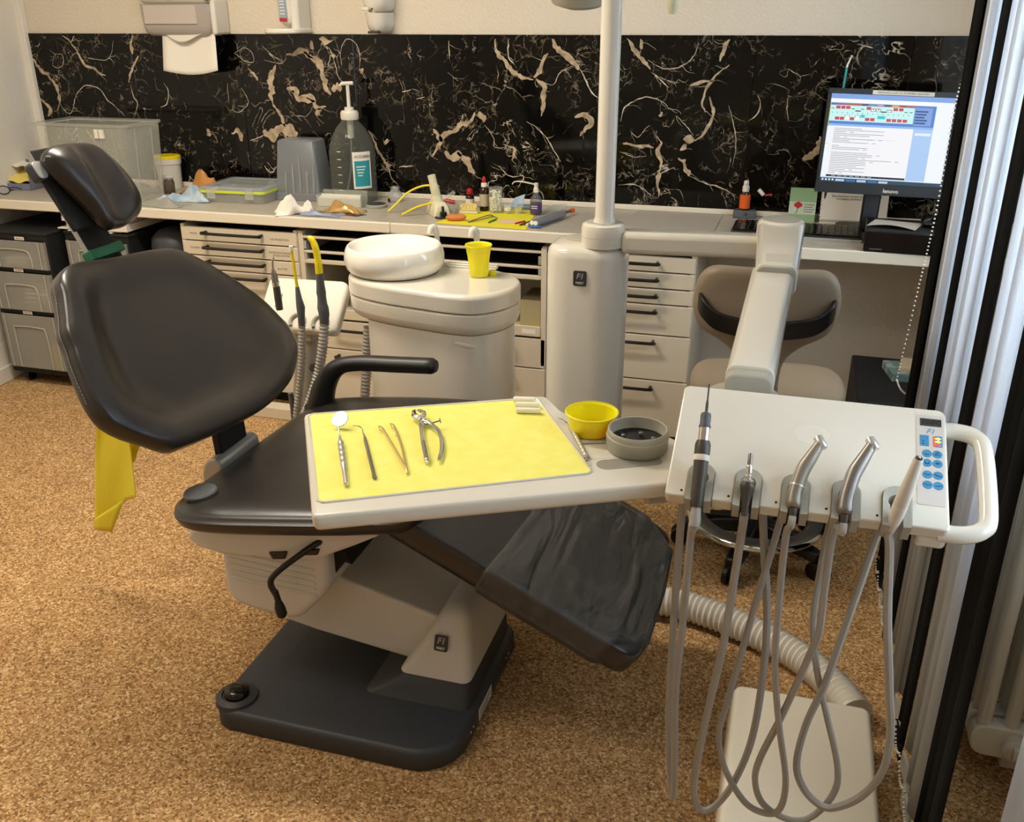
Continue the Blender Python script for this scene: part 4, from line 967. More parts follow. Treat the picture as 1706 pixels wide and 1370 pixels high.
# 2 bare motor coupling
h2 = thing('motor_coupling', 'short steel coupling without handpiece in the second notch', 'handpiece', (-.015, 1.22, .94))
b0 = P_(.115, .0, -.002); tip = Vector((-.016, 1.2565, 1.018)); am = axis(b0, tip); Lh = (tip - b0).length
obj(G().lathe([(.0052, -.016), (.0058, 0), (.0072, .012), (.0105, .024), (.0108, .029), (.0085, .033)], 20, am), 'motor', m_bodyd, h2)
obj(G().lathe([(.0084, .033), (.0088, .035), (.0055, .038), (.0062, .041), (.0042, .044), (.0052, .047), (.0042, .051), (.0050, .055), (.0036, .058)], 20, am), 'coupling', m_chrome, h2)
obj(G().lathe([(.0034, .0575), (.0034, Lh - .002), (.0026, Lh)], 16, am), 'spigot', m_gunm, h2)
hose([(-0.014, 1.215, 0.963), (-0.016, 1.222, 0.915), (-0.02, 1.229, 0.823), (-0.026, 1.236, 0.699), (-0.04, 1.243, 0.554), (-0.05, 1.25, 0.432), (-0.05, 1.257, 0.369), (-0.04, 1.264, 0.328), (-0.024, 1.271, 0.321), (-0.005, 1.278, 0.34), (0.015, 1.285, 0.384), (0.034, 1.292, 0.467), (0.04, 1.299, 0.575), (0.036, 1.306, 0.707), (0.019, 1.313, 0.829), (0.008, 1.32, 0.91)], h2, start=[b0 - (tip - b0).normalized() * .012, P_(.1145, -.012, -.020)])
# 3, 4 angled handpieces
def contra(name, label, u, bpix_tip, mat, hose_pts, ring):
    t = thing(name, label, 'handpiece', tuple(P_(u, 0, 0)))
    b0 = P_(u, .002, .004); tp = Vector(bpix_tip); side = Vector((1, 0, 0))
    d = tp - b0; L = d.length; k1 = b0 + d * .55 - side * (d.x * .30); k2 = b0 + d * .78 - side * (d.x * .16)
    path = smooth_path([b0, b0 + d * .22 - side * d.x * .22, k1, k2, tp], 6)
    n = len(path); rr = [.0118 - .0038 * (i / (n - 1)) - .0007 * sin(8 * i / n) for i in range(n)]
    rr[0] = .0080; rr[1] = .0100
    obj(G().tube(path, rr, 16), 'body', mat, t)
    if ring: obj(G().tube([path[n // 3], path[n // 3].lerp(path[n // 3 + 1], .35)], rr[n // 3] + .0003, 16), 'ring', m_steel, t)
    hd = (path[-1] - path[-2]).normalized(); cr = (hd.cross(pn)).normalized()
    hx = (cr * .82 - hd * .55).normalized()
    obj(G().lathe([(.0058, -.010), (.0068, -.0085), (.0068, .0085), (.0060, .010)], 18, axis(tp + hd * .003, tp + hd * .002 + hx)), 'head', m_steel, t, bevel=.0006)
    obj(G().lathe([(.0042, -.024), (.0046, -.014), (.0058, -.008), (.0058, .0)], 14, axis(b0, b0 + ID)), 'motor_end', m_bodyd, t)
    hose(hose_pts, t, .0055, start=[b0 - ID * .012, b0 - ID * .022 - Vector((.001, 0, .004))])
contra('angled_handpiece', 'steel angled handpiece with ring mark in the middle notch', .180, (.0765, 1.277, 1.035), m_body,
       [(0.045, 1.215, 0.97), (0.045, 1.222, 0.907), (0.048, 1.228, 0.784), (0.054, 1.235, 0.674), (0.072, 1.241, 0.559), (0.094, 1.248, 0.448), (0.094, 1.254, 0.381), (0.077, 1.261, 0.352), (0.038, 1.268, 0.357), (-0.001, 1.274, 0.413), (-0.019, 1.281, 0.478), (-0.011, 1.287, 0.548), (0.002, 1.294, 0.641), (0.017, 1.3, 0.751), (0.03, 1.307, 0.834), (0.039, 1.313, 0.898), (0.042, 1.32, 0.919)], True)
contra('angled_handpiece', 'slim brown-grey angled handpiece in the fourth notch from the left', .248, (.1455, 1.279, 1.041), m_gunm,
       [(0.112, 1.215, 0.977), (0.108, 1.221, 0.936), (0.108, 1.227, 0.837), (0.11, 1.232, 0.751), (0.101, 1.238, 0.699), (0.076, 1.244, 0.581), (0.05, 1.25, 0.474), (0.048, 1.256, 0.418), (0.066, 1.262, 0.369), (0.108, 1.268, 0.342), (0.145, 1.273, 0.352), (0.174, 1.279, 0.406), (0.174, 1.285, 0.46), (0.144, 1.291, 0.559), (0.119, 1.297, 0.641), (0.105, 1.302, 0.723), (0.105, 1.308, 0.805), (0.109, 1.314, 0.9), (0.11, 1.32, 0.929)], False)
# 5 white scaler
h5 = thing('white_handpiece', 'tapered white handpiece with black open end in the rightmost notch', 'handpiece', (.18, 1.22, .94))
b0 = P_(.313, .004, .004); tip = Vector((0.1962, 1.1997, 1.0652)); am = axis(b0, tip); Lh = (tip - b0).length
obj(G().lathe([(.0058, -.020), (.0080, -.006), (.0094, .008), (.0098, .022), (.0098, .026), (.0096, .0265), (.0096, .028), (.0098, .0285), (.0094, .045), (.0062, Lh - .002), (.0054, Lh)], 24, am), 'body', m_whitem, h5)
obj(G().lathe([(.0050, Lh - .0005), (.0046, Lh + .0012), (.0022, Lh + .0012)], 18, am), 'open_end', m_hand, h5)
obj(G().lathe([(.0018, Lh + .0005), (.0018, Lh + .0025), (.0012, Lh + .003)], 10, am), 'tip_screw', m_chrome, h5)
hose([(0.18, 1.215, 0.967), (0.184, 1.221, 0.911), (0.199, 1.227, 0.794), (0.22, 1.234, 0.669), (0.235, 1.24, 0.579), (0.235, 1.246, 0.503), (0.216, 1.252, 0.444), (0.186, 1.258, 0.404), (0.159, 1.264, 0.389), (0.127, 1.271, 0.411), (0.11, 1.277, 0.456), (0.116, 1.283, 0.535), (0.135, 1.289, 0.614), (0.149, 1.295, 0.702), (0.165, 1.301, 0.808), (0.179, 1.308, 0.899), (0.194, 1.314, 0.926), (0.201, 1.32, 0.935)], h5, start=[b0 - (tip - b0).normalized() * .016, b0 - (tip - b0).normalized() * .022 - Vector((.001, 0, .006))])

# ------------------------------------------------------------------ instrument tray
ta = math.atan2(.458, .889)
def trayM(dz=0.0): return Matrix.Translation((-.60, 1.027, .95 + dz)) @ Matrix.Rotation(ta, 4, 'Z')
tm = trayM()
tray = thing('instrument_tray', 'white tray with side wing swung out over the dental chair', 'tray', (-.38, 1.32, .925))
TO = roundpoly([(0, -.006), (-.017, .374), (.4215, .374), (.436, .282), (.500, .245), (.572, .180), (.597, .13), (.597, -.006)], [.014, .016, .022, .045, .06, .07, .03, .008], 8)
rings = []
P0 = [Vector((a, b, 0)) for a, b in TO]; cc = sum(P0, Vector()) / len(P0)
def inset(P, d):
    n = len(P); r = []
    for i in range(n):
        t = (P[(i + 1) % n] - P[i - 1]).normalized(); r.append(P[i] + Vector((t.y, -t.x, 0)) * d)      # outline runs clockwise: inwards
    return r
for q, zz in ((.010, -.026), (.003, -.024), (0, -.018), (0, -.005), (.0018, -.0008), (.005, .0)):
    rings.append([tm @ (p + Vector((0, 0, zz))) for p in inset(P0, q)])
tb = obj(G().loft(rings), 'tray_body', m_white, tray, sharp=55)
rimp = [( .0085, .032), (-.0085, .3655), (.402, .3600), (.4235, .048)]
rr_ = []
for i in range(4):
    a, b, c2_ = Vector(rimp[i - 1] + (0,)), Vector(rimp[i] + (0,)), Vector(rimp[(i + 1) % 4] + (0,))
    for f in (.0, .33, .66, 1.0):
        u_ = b + (a - b).normalized() * .008 * (1 - f); w_ = b + (c2_ - b).normalized() * .008 * f; rr_.append((u_ + w_ - b))
rr_.append(rr_[0])
obj(G().tube([tm @ (p + Vector((0, 0, .0006))) for p in rr_], .0022, 6, cap=False), 'tray_rim', m_white, tray)
ins = obj(G().prism(rrect(.436, .542, .056, .090, .016, 6), -.0002, .0004, tm), 'finger_recess', M('recess_shade_grey', '#928e80', .5), tray, smooth=False)  # flat insert, its darker grey paints the shadow inside the recess
obj(G().tube([tm @ Vector(p) for p in [(.426, .152, .0004), (.431, .1545, .0004), (.488, .1475, .0004)]], .0022, 6), 'recess_edge', m_grey, tray)
obj(G().tube([tm @ Vector(p) for p in [(.427, .150, .0004), (.4335, .098, .0004)]], .0012, 6), 'recess_edge', m_grey, tray)
obj(G().prism([(.430, .096), (.4285, .149), (.488, .142), (.500, .094)], -.0002, .0004, tm), 'recess_floor', m_white, tray, smooth=False)
obj(G().box(.50, .59, .02, .13, -.05, -.0262, tm), 'tray_bracket', m_grey, tray, bevel=.006)
tp = tag(obj(G().prism([(.0105, .034), (-.0062, .3635), (.4005, .3580), (.4215, .050)], .0002, .0010, tm), 'tray_paper', m_ypaper, smooth=False), 'pale yellow paper liner covering the instrument tray', 'paper')
tz = trayM(.0012)
def tl(u, v, w=0.0): return tz @ Vector((u, v, w))
# mouth mirror
mm = thing('mouth_mirror', 'mouth mirror with beaded steel handle, leftmost on the yellow paper', 'dental mirror', tuple(tl(.05, .19)))
a, b = tl(.050, .072, .0045), tl(.0435, .262, .006); am = axis(a, b); L = (b - a).length
prof = [(.002, 0), (.0035, .001), (.0038, .014), (.0034, .02), (.0042, .045)]
zz = .058
for k in range(5):
    prof += [(.0036, zz), (.0052, zz + .006), (.0055, zz + .012), (.0046, zz + .017)]; zz += .0195
prof += [(.0032, zz + .004), (.0016, zz + .022)]
obj(G().lathe(prof, 16, am), 'handle', m_steel, mm)
obj(G().tube([am @ Vector((0, 0, zz + .02)), am @ Vector((0, 0, L)), tl(.0425, .279, .013)], .0011, 8), 'neck', m_steel, mm)
mf = frame(tl(.0465, .297, .0150), (1, 0, .07), (0, .75, .64))
obj(G().lathe([(.001, -.0022), (.0132, -.0018), (.0150, 0), (.0150, .0014), (.0140, .0017)], 28, mf), 'mirror_rim', m_steel, mm)
obj(G().lathe([(.0139, .0014), (.0138, .0019), (.0005, .0019)], 28, mf), 'mirror_glass', M('mirror_glass', '#e8eef2', .03, metal=1), mm)
# explorer
pr = thing('probe', 'thin dark steel probe, second from the left on the yellow paper', 'dental probe', tuple(tl(.087, .18)))
a, b = tl(.093, .089, .0035), tl(.0845, .240, .0035); am = axis(a, b); L = (b - a).length
obj(G().lathe([(.0024, 0), (.0036, .001), (.0036, .006), (.0030, .007), (.0030, L - .012), (.0020, L)], 12, am), 'handle', m_gunm, pr)
obj(G().tube(smooth_path([b, tl(.0825, .256, .0045), tl(.0815, .268, .007), tl(.0765, .2725, .010), tl(.067, .277, .010)], 5), [.0014] * 4 + [.0012] * 6 + [.0009] * 6 + [.0005] * 5, 7), 'working_end', m_gunm, pr)
# tweezers
tw_ = thing('tweezers', 'open steel tweezers, yellow reflection painted in, lying between the probe and the pliers', 'tweezers', tuple(tl(.13, .19)))
jn = tl(.142, .112, .004)
for s_, p in ((-1, [(.140, .122, .004), (.128, .195, .0045), (.1165, .262, .005), (.1135, .274, .0052)]), (1, [(.142, .122, .004), (.1415, .19, .0045), (.1365, .262, .005), (.1335, .281, .0052)])):
    P = [jn] + [tl(*q) for q in p]
    obj(G().tube(smooth_path(P, 5), [.0026] * 6 + [.0024] * 10 + [.0019] * 4 + [.0015], 6, squash=.55), 'arm', m_steel_refl, tw_)
    e = tl(*p[-1]); f = tl(p[-1][0] - .004, p[-1][1] + .002, .0055); h_ = tl(p[-1][0] - .002, p[-1][1] - .014, .0045)
    obj(G().tube([e, f, h_], .0011, 6), 'bent_tip', m_steel_refl, tw_)
obj(G().tube([tl(.1425, .128, .004), jn, tl(.1425, .101, .004), tl(.142, .094, .0035)], [.0024, .003, .0025, .0018], 8), 'joint', m_steel_refl, tw_)
obj(G().tube([tl(.1415, .232, .005), tl(.134, .2315, .005)], .0008, 6), 'guide_pin', m_steel_refl, tw_)
# pliers
pl_ = thing('pliers', 'chrome dental pliers with side screw, right of the tweezers', 'pliers', tuple(tl(.18, .22)))
obj(G().tube(smooth_path([tl(.182, .284, .007), tl(.1795, .250, .0065), tl(.177, .20, .006), tl(.1765, .15, .006), tl(.176, .122, .0055)], 6), [.0052] * 6 + [.0040] * 7 + [.0048] * 9 + [.0042, .0035, .002], 10), 'handle', m_chrome, pl_)
obj(G().tube(smooth_path([tl(.183, .282, .007), tl(.197, .262, .0075), tl(.2075, .225, .0065), tl(.205, .17, .006), tl(.1945, .124, .0055)], 6), [.0055] * 5 + [.0046] * 7 + [.0036] * 10 + [.0034, .003, .002], 10, squash=.8), 'handle', m_chrome, pl_)
g = G()
for k in range(11): cyl(g, tl(.1755, .133 + .006 * k, .0062), tl(.1785, .133 + .006 * k, .0062), .0051, 10)
obj(g, 'knurling', m_gunm, pl_)
for s_ in (-1, 1):
    g = G(); g.tube(smooth_path([tl(.183 + s_ * .004, .286, .008), tl(.1815 + s_ * .0085, .302, .009), tl(.180 + s_ * .007, .316, .009), tl(.179 + s_ * .0022, .324, .009)], 4), [.0048, .0052, .0054, .0054, .0053, .005, .0048, .0045, .0042, .0038, .0034, .003, .0022], 8)
    obj(g, 'jaw', m_chrome, pl_)
obj(G().lathe([(.0065, -.006), (.0068, -.004), (.0068, .005), (.005, .0065)], 16, Matrix.Translation(tl(.183, .284, .0085))), 'pivot', m_chrome, pl_)
g = G(); cyl(g, tl(.196, .263, .009), tl(.212, .262, .013), .0014); cyl(g, tl(.212, .262, .013), tl(.2135, .262, .0134), .0034); obj(g, 'adjusting_screw', m_gunm, pl_)
obj(G().tube([tl(.2128, .254, .0132), tl(.2132, .27, .0136)], .0012, 6), 'screw_bar', m_gunm, pl_)
# cotton rolls
for lab, (a, b) in (('nearest of the three white cotton rolls at the far tray corner', ((.3520, .300), (.394, .288))), ('middle of the three white cotton rolls at the far tray corner', ((.3555, .326), (.397, .314))), ('farthest of the three white cotton rolls, thinnest-looking at the tray edge', ((.357, .351), (.395, .340)))):
    p, q = tl(*a, .0052), tl(*b, .0052); g = G(); am = axis(p, q); L = (q - p).length
    g.lathe([(.001, .0006), (.0042, 0), (.0051, .0012), (.0052, L - .0012), (.0042, L), (.001, L - .0006)], 16, am)
    tag(obj(g, 'cotton_roll', m_cotton), lab, 'cotton roll', 'cotton rolls on the tray')
# double ended scaler on the tray edge
sc_ = thing('scaler', 'double-ended steel scaler lying along the right edge of the yellow paper', 'dental scaler', tuple(tl(.42, .15)))
a, b = tl(.4285, .214, .0048), tl(.4245, .094, .0048); am = axis(a, b); L = (b - a).length
prof = [(.001, 0), (.0028, .004)]
for k in range(18):
    z_ = .006 + (L - .012) * k / 17; r_ = .0046 if (k // 4) % 2 or k in (0, 17) else .0043; prof += [(r_, z_), (r_ - .0004 * (k % 2), z_ + .002)]
prof += [(.0032, L - .003), (.001, L)]
obj(G().lathe(prof, 14, am), 'handle', m_steel, sc_)
obj(G().tube(smooth_path([a, tl(.4280, .226, .005), tl(.4235, .233, .0065), tl(.4225, .242, .006), tl(.4165, .252, .005)], 4), [.0014] * 8 + [.001] * 6 + [.0006] * 3, 7), 'working_end', m_gunm, sc_)
obj(G().tube(smooth_path([b, tl(.4235, .082, .005), tl(.4185, .074, .0065), tl(.4215, .066, .006), tl(.4215, .052, .004)], 4), [.0014] * 8 + [.001] * 6 + [.0006] * 3, 7), 'working_end', m_gunm, sc_)
# yellow dish, grey pot
def bowlthing(name, label, cat, c, prof, mat, n=40):
    t = thing(name, label, cat, c); obj(G().lathe(prof, n, Matrix.Translation(c), False, False), 'shell', mat, t, sharp=50); return t
c = (-0.2811, 1.4156, 0.9503)
yd = bowlthing('yellow_dish', 'round bright yellow plastic dish on the tray wing', 'dish', c, [(.0005, .0005), (.034, .0005), (.0365, .004), (.0415, .0325), (.044, .0335), (.0452, .0365), (.0435, .038), (.0428, .0355), (.0398, .0345), (.0345, .005), (.0005, .0045)], m_yel)
c = (-0.1962, 1.3707, 0.9505)
gp = bowlthing('grey_pot', 'round grey threaded pot with dark rubber inside on the tray wing', 'pot', c, [(.0005, .002), (.047, .0), (.0495, .003), (.0500, .022), (.0505, .0235), (.0502, .025), (.0485, .026), (.0490, .0275), (.0485, .029), (.0488, .031), (.0482, .0345), (.0470, .036), (.0455, .0355), (.0450, .013), (.0445, .0125)], m_grey)
obj(G().lathe([(.0445, .012), (.0445, .0165), (.0005, .0165)], 32, Matrix.Translation(c)), 'rubber_insert', m_blackm, gp)
for k, (dx, dy) in enumerate(((.004, .010), (-.022, -.006), (.026, -.004))):
    p = Vector(c) + Vector((dx, dy, .0168)); g = G(); g.lathe([(.0030, 0), (.0036, .003), (.0042, .0045), (.0034, .0075), (.001, .0088)], 14, Matrix.Translation(p))
    tag(obj(g, 'steel_bead', m_gunm), ('small steel bur in the grey pot, farthest from the tray paper edge', 'small steel bur at the left in the grey pot', 'small steel bur at the right in the grey pot')[k], 'bur', 'burs in the grey pot')

# ------------------------------------------------------------------ spittoon unit
cu = thing('spittoon_unit', 'white spittoon unit with round ceramic bowl and two spouts behind the armrest', 'spittoon', (-1.0, 2.6, 0))
LO = [(-1.302, 2.62), (-1.285, 2.555), (-1.235, 2.505), (-1.13, 2.462), (-1.0, 2.435), (-.90, 2.420), (-.825, 2.432), (-.765, 2.50), (-.745, 2.59), (-.775, 2.675), (-.85, 2.73), (-.96, 2.765), (-1.10, 2.80), (-1.22, 2.795), (-1.285, 2.735), (-1.303, 2.68)]
LP = [p for p in smooth_path([(a, b, 0) for a, b in LO], 4, True)]
lc = sum(LP, Vector()) / len(LP)
def lring(q, zz, sx=1.0):
    n = len(LP); r = []
    for i in range(n):
        t = (LP[(i + 1) % n] - LP[i - 1]).normalized(); p = LP[i] + Vector((-t.y, t.x, 0)) * q; r.append(Vector((p.x, p.y, zz)))
    return r
obj(G().loft([lring(.010, .8065), lring(.003, .807), lring(.0005, .809), lring(0, .812), lring(0, .8125), lring(0, .848), lring(0, .8485), lring(.0018, .854), lring(.006, .8592), lring(.012, .8615), lring(.017, .862), lring(.018, .862)]), 'lid', m_white, cu, sharp=40)
obj(G().loft([lring(.03, .735), lring(.021, .737), lring(.012, .744), lring(.006, .754), lring(.003, .764), lring(.0028, .765), lring(.002, .798), lring(.002, .7985), lring(.005, .8025), lring(.012, .8045), lring(.016, .8046)]), 'rim', m_white, cu, sharp=40)
obj(G().loft([lring(.009, .8035), lring(.009, .8075)], False, False), 'joint', m_slate, cu)
def bring(zz, e=0.0):
    r = []
    for p in lring(.018 + e, zz):
        r.append(Vector((max(p.x, -1.205 + e), p.y, zz)))
    return r
body = obj(G().loft([bring(0, .01), bring(.05), bring(.70), bring(.7365)]), 'body', m_white, cu, sharp=50)
# moulded grip ledge sloping across the front face
gl = smooth_path([(-1.13, 2.492, .735), (-1.02, 2.474, .726), (-.92, 2.458, .715), (-.86, 2.452, .706), (-.825, 2.466, .700)], 6)
obj(G().tube(gl, [.004 + .014 * sin(pi * min(1, (i + .5) / len(gl) * 1.02)) ** .6 for i in range(len(gl))], 10), 'grip_ledge', m_white, body)
bc = (-1.163, 2.638)
obj(G().lathe([(.0005, .8625), (.130, .8625), (.139, .866), (.150, .878), (.1555, .897), (.155, .915), (.151, .932), (.146, .942), (.142, .946), (.138, .945), (.133, .938), (.115, .915), (.08, .90), (.03, .892), (.0005, .891)], 64, Matrix.Translation((bc[0], bc[1], 0))), 'bowl', m_porc, cu, sharp=60)
obj(G().lathe([(.136, .8618), (.1365, .8635)], 48, Matrix.Translation((bc[0], bc[1], 0)), False, False), 'bowl_gasket', m_slate, cu)
obj(G().lathe([(.016, .8935), (.016, .8945), (.012, .8948)], 20, Matrix.Translation((bc[0], bc[1] + .02, 0))), 'drain', m_steel, cu)
g = G()
for k in range(3): g.box(-1.02, -.86, 2.742 - .012 * k, 2.75 - .012 * k, .8615, .876 - .004 * k)
obj(g, 'stepped_ledge', m_white, cu, bevel=.002)
obj(G().tube(smooth_path([(-1.072, 2.775, .86), (-1.073, 2.777, .92), (-1.075, 2.776, .958), (-1.080, 2.768, .976), (-1.087, 2.760, .974), (-1.090, 2.756, .957)], 5), [.0085] * 10 + [.0095] * 10 + [.0088] * 6, 14), 'bowl_spout', m_white, cu)
obj(G().tube(smooth_path([(-.938, 2.77, .86), (-.938, 2.776, .92), (-.940, 2.775, .958), (-.944, 2.768, .975), (-.949, 2.760, .972), (-.951, 2.757, .955)], 5), [.009] * 10 + [.0115] * 10 + [.010] * 6, 14), 'cup_spout', m_white, cu)
c = (-0.8887, 2.6424, 0.8625)
g = G(); prof = [(.0005, .001), (.027, .001), (.0285, .003)]
for k in range(9): prof += [(.0295 + .0072 * k / 9, .045 + .0035 * k), (.0300 + .0072 * k / 9, .0465 + .0035 * k)]
prof += [(.0385, .092), (.0405, .0935), (.0415, .096), (.0405, .098), (.0388, .097), (.0375, .094), (.0365, .09), (.0275, .004), (.0005, .003)]
tag(obj(g.lathe(prof, 40, Matrix.Translation(c)), 'plastic_cup', m_yel, sharp=60), 'yellow ribbed plastic cup under the spout of the spittoon unit', 'cup')
g = G(); g.lathe([(.012, 0), (.0125, .001), (.011, .014), (.009, .015)], 20, Matrix.Translation((c[0] + .036, c[1] + .022, .8625)))
tag(obj(g, 'cup_stop', m_yel), 'small round yellow stud just right of the yellow cup', 'knob')
# corrugated hose at the left of the spittoon body
def corr(path, r, parent, name, mat, pitch=.0115, n=16, amp=.24):
    P = smooth_path(path, 30); L = [0]
    for a, b in zip(P[:-1], P[1:]): L.append(L[-1] + (b - a).length)
    N = int(L[-1] / pitch * 4); Q = []; R_ = []; j = 0
    for k in range(N + 1):
        d = L[-1] * k / N
        while j < len(L) - 2 and L[j + 1] < d: j += 1
        Q.append(P[j].lerp(P[j + 1], (d - L[j]) / max(1e-9, L[j + 1] - L[j]))); R_.append(r * (1 - amp * (0.5 - .5 * cos(2 * pi * k / 4))))
    return obj(G().tube(Q, R_, n), name, mat, parent, sharp=70)
corr([(-1.225, 2.55, .70), (-1.235, 2.53, .55), (-1.24, 2.51, .40), (-1.235, 2.50, .2), (-1.22, 2.50, .02)], .017, cu, 'drain_hose', m_hose)

# ------------------------------------------------------------------ assistant console
ac = thing('assistant_console', 'white holder console on a slim stand left of the spittoon unit', 'dental console', (-1.45, 2.55, .3))
cf = frame((-1.60, 2.50, .680), (1, 0, .02), (0, .72, .75))
obj(G().prism(rrect(0, .285, 0, .185, [.03, .02, .02, .02], 5), -.035, 0, cf), 'console_body', m_white, ac, bevel=.010, seg=3)
for a in (.185, .262):
    pass
for a in (.145, .225):
    g = G(); g.tube([cf @ Vector((a + .024 * cos(radians(q)), .030 + .026 * sin(radians(q)), .004)) for q in range(-40, 221, 20)], .006, 8)
    obj(g, 'holder_ring', m_grey, ac)
obj(G().prism(rrect(.035, .065, .06, .135, .004), 0, .001, cf), 'label_plate', m_trim, ac)
for k in range(3): obj(G().box(.05, .066, .075 + .018 * k, .087 + .018 * k, .001, .0016, cf), 'key', m_kblue, ac, bevel=.0005)
obj(G().box(-1.50, -1.415, 2.53, 2.62, .635, .685), 'mount', m_grey, ac, bevel=.006)
obj(taperbox([(.0, -1.56, -1.44, 2.52, 2.66, .03), (.02, -1.56, -1.44, 2.52, 2.66, .03), (.35, -1.535, -1.452, 2.535, 2.63, .025), (.60, -1.492, -1.425, 2.545, 2.62, .022), (.634, -1.49, -1.425, 2.55, 2.62, .02)]), 'stand', m_grey, ac, sharp=60)
obj(G().lathe([(.014, 0), (.013, .008), (.008, .010)], 16, axis((-1.428, 2.545, .545), (-1.418, 2.51, .545))), 'side_knob', m_slate, ac)
sy = thing('water_syringe', 'black and steel water syringe with bent tip at the console end', 'handpiece', (-1.49, 2.48, .75))
obj(G().tube([(-1.4906, 2.48, 0.7532), (-1.4923, 2.48, 0.7936), (-1.4939, 2.48, 0.8336)], [.011, .0115, .011], 14), 'body', m_bodyd, sy)
obj(G().tube([(-1.4935, 2.48, 0.828), (-1.4952, 2.48, 0.8412)], .0116, 14), 'steel_band', m_chrome, sy)
obj(G().tube([(-1.4954, 2.48, 0.8392), (-1.4971, 2.48, 0.8599), (-1.4989, 2.48, 0.8805)], [.0105, .010, .005], 14), 'cone', m_gunm, sy)
obj(G().tube(smooth_path([(-1.4991, 2.48, 0.8786), (-1.4986, 2.48, 0.9011), (-1.4922, 2.48, 0.9202)], 5), [.004] * 8 + [.0028] * 3, 10), 'tip', m_steel, sy)
sj = thing('saliva_ejector', 'thin yellow saliva tube in a grey holder with ribbed hose', 'suction tube', (-1.42, 2.48, .72))
obj(G().tube([(-1.4295, 2.48, 0.9446), (-1.4261, 2.48, 0.8912), (-1.4221, 2.48, 0.8315)], .0048, 10), 'tube', m_yel2, sj)
obj(G().tube([(-1.4302, 2.48, 0.9573), (-1.4293, 2.48, 0.9427)], .0062, 12), 'white_tip', m_paper, sj)
obj(G().tube([(-1.4221, 2.48, 0.8315), (-1.4199, 2.48, 0.7936), (-1.4164, 2.48, 0.7671), (-1.4179, 2.48, 0.7321), (-1.419, 2.48, 0.7008)], [.006, .010, .0135, .011, .0105], 14), 'grip', m_slate, sj)
corr([(-1.4184, 2.48, 0.7068), (-1.4242, 2.47, 0.5965), (-1.4374, 2.46, 0.497), (-1.4533, 2.45, 0.3948), (-1.49, 2.45, .12), (-1.47, 2.46, .02)], .0125, sj, 'ribbed_hose', m_hose)
sk = thing('suction_tube', 'wide yellow suction tip on a grey grip with ribbed hose', 'suction tube', (-1.34, 2.48, .72))
obj(G().tube(smooth_path([(-1.3682, 2.48, 0.9866), (-1.3569, 2.48, 0.98), (-1.3475, 2.48, 0.9535), (-1.3431, 2.48, 0.9154), (-1.3426, 2.48, 0.8785)], 5), [.0075] * 3 + [.0095] * 5 + [.0105] * 7 + [.0115] * 6, 14), 'tip', m_yel2, sk)
obj(G().tube([(-1.3424, 2.48, 0.8804), (-1.3418, 2.48, 0.8432), (-1.3419, 2.48, 0.8206), (-1.3412, 2.48, 0.8056), (-1.3411, 2.48, 0.7847), (-1.3403, 2.48, 0.7714), (-1.3381, 2.48, 0.7505), (-1.3413, 2.48, 0.7155)], [.0115, .0125, .0148, .0135, .015, .0175, .0165, .013], 16), 'grip', m_slate, sk)
corr([(-1.3409, 2.48, 0.7194), (-1.3459, 2.47, 0.6538), (-1.3633, 2.46, 0.566), (-1.3911, 2.44, 0.473), (-1.46, 2.43, .30), (-1.48, 2.45, .10), (-1.44, 2.47, .02)], .0165, sk, 'ribbed_hose', m_hose)
obj(G().tube([(-1.4948, 2.5, 0.4648), (-1.4917, 2.5, 0.4121), (-1.492, 2.5, 0.3257), (-1.55, 2.5, .02)], .009, 10), 'thin_cable', m_slate, ac)
cb = thing('floor_hoses', 'grey hoses rising from the floor behind the lift arm', 'hose', (-1.15, 2.4, 0))
corr([(-1.225, 2.43, .006), (-1.21, 2.40, .10), (-1.16, 2.36, .22), (-1.10, 2.30, .34)], .0165, cb, 'ribbed_hose', m_hose)
obj(G().tube(smooth_path([(-1.108, 2.385, .006), (-1.112, 2.37, .10), (-1.10, 2.34, .22), (-1.07, 2.30, .34)], 6), .007, 10), 'thin_hose', m_hose, cb)

# ------------------------------------------------------------------ stool
st = thing('operator_stool', 'beige upholstered stool with black grab bar and foot ring', 'stool', (-.01, 2.74, 0))
sx = -.012
obj(pad([(-.215, -.12), (-.12, -.185), (0, -.20), (.12, -.185), (.215, -.12), (.235, .03), (.20, .16), (.10, .205), (0, .21), (-.10, .205), (-.20, .16), (-.235, .03)], .045, .05, frame((sx, 2.84, .505), (1, .06, 0), (-.06, 1, 0)), lambda x, y, t: .018 * (abs(x) / .22) ** 2, p=2.6, rings=9, side=.01), 'seat', m_tan, st, sharp=80)
kf = frame((-.035, 2.615, .83), (1, .07, 0), (0, -.10, 1))
BK = [(-.20, -.005), (-.192, .075), (-.155, .118), (-.08, .124), (0, .124), (.08, .124), (.155, .118), (.192, .075), (.20, -.005), (.175, -.062), (.11, -.098), (.068, -.14), (.058, -.20), (.055, -.27), (0, -.28), (-.055, -.27), (-.058, -.20), (-.068, -.14), (-.11, -.098), (-.175, -.062)]
obj(pad(BK, .030, .016, kf, lambda x, y, t: -.03 * (abs(x) / .2) ** 2 if False else 0.030 * -(abs(x) / .2) ** 2, p=4, rings=8, side=.012), 'backrest', m_tan, st, sharp=80)
gb = G(); gbp = smooth_path([(-.182, .020, .0), (-.168, .012, .040), (-.13, -.012, .062), (-.06, -.026, .068), (0, -.028, .069), (.06, -.026, .068), (.13, -.012, .062), (.168, .012, .040), (.182, .020, .0)], 5)
rings = []
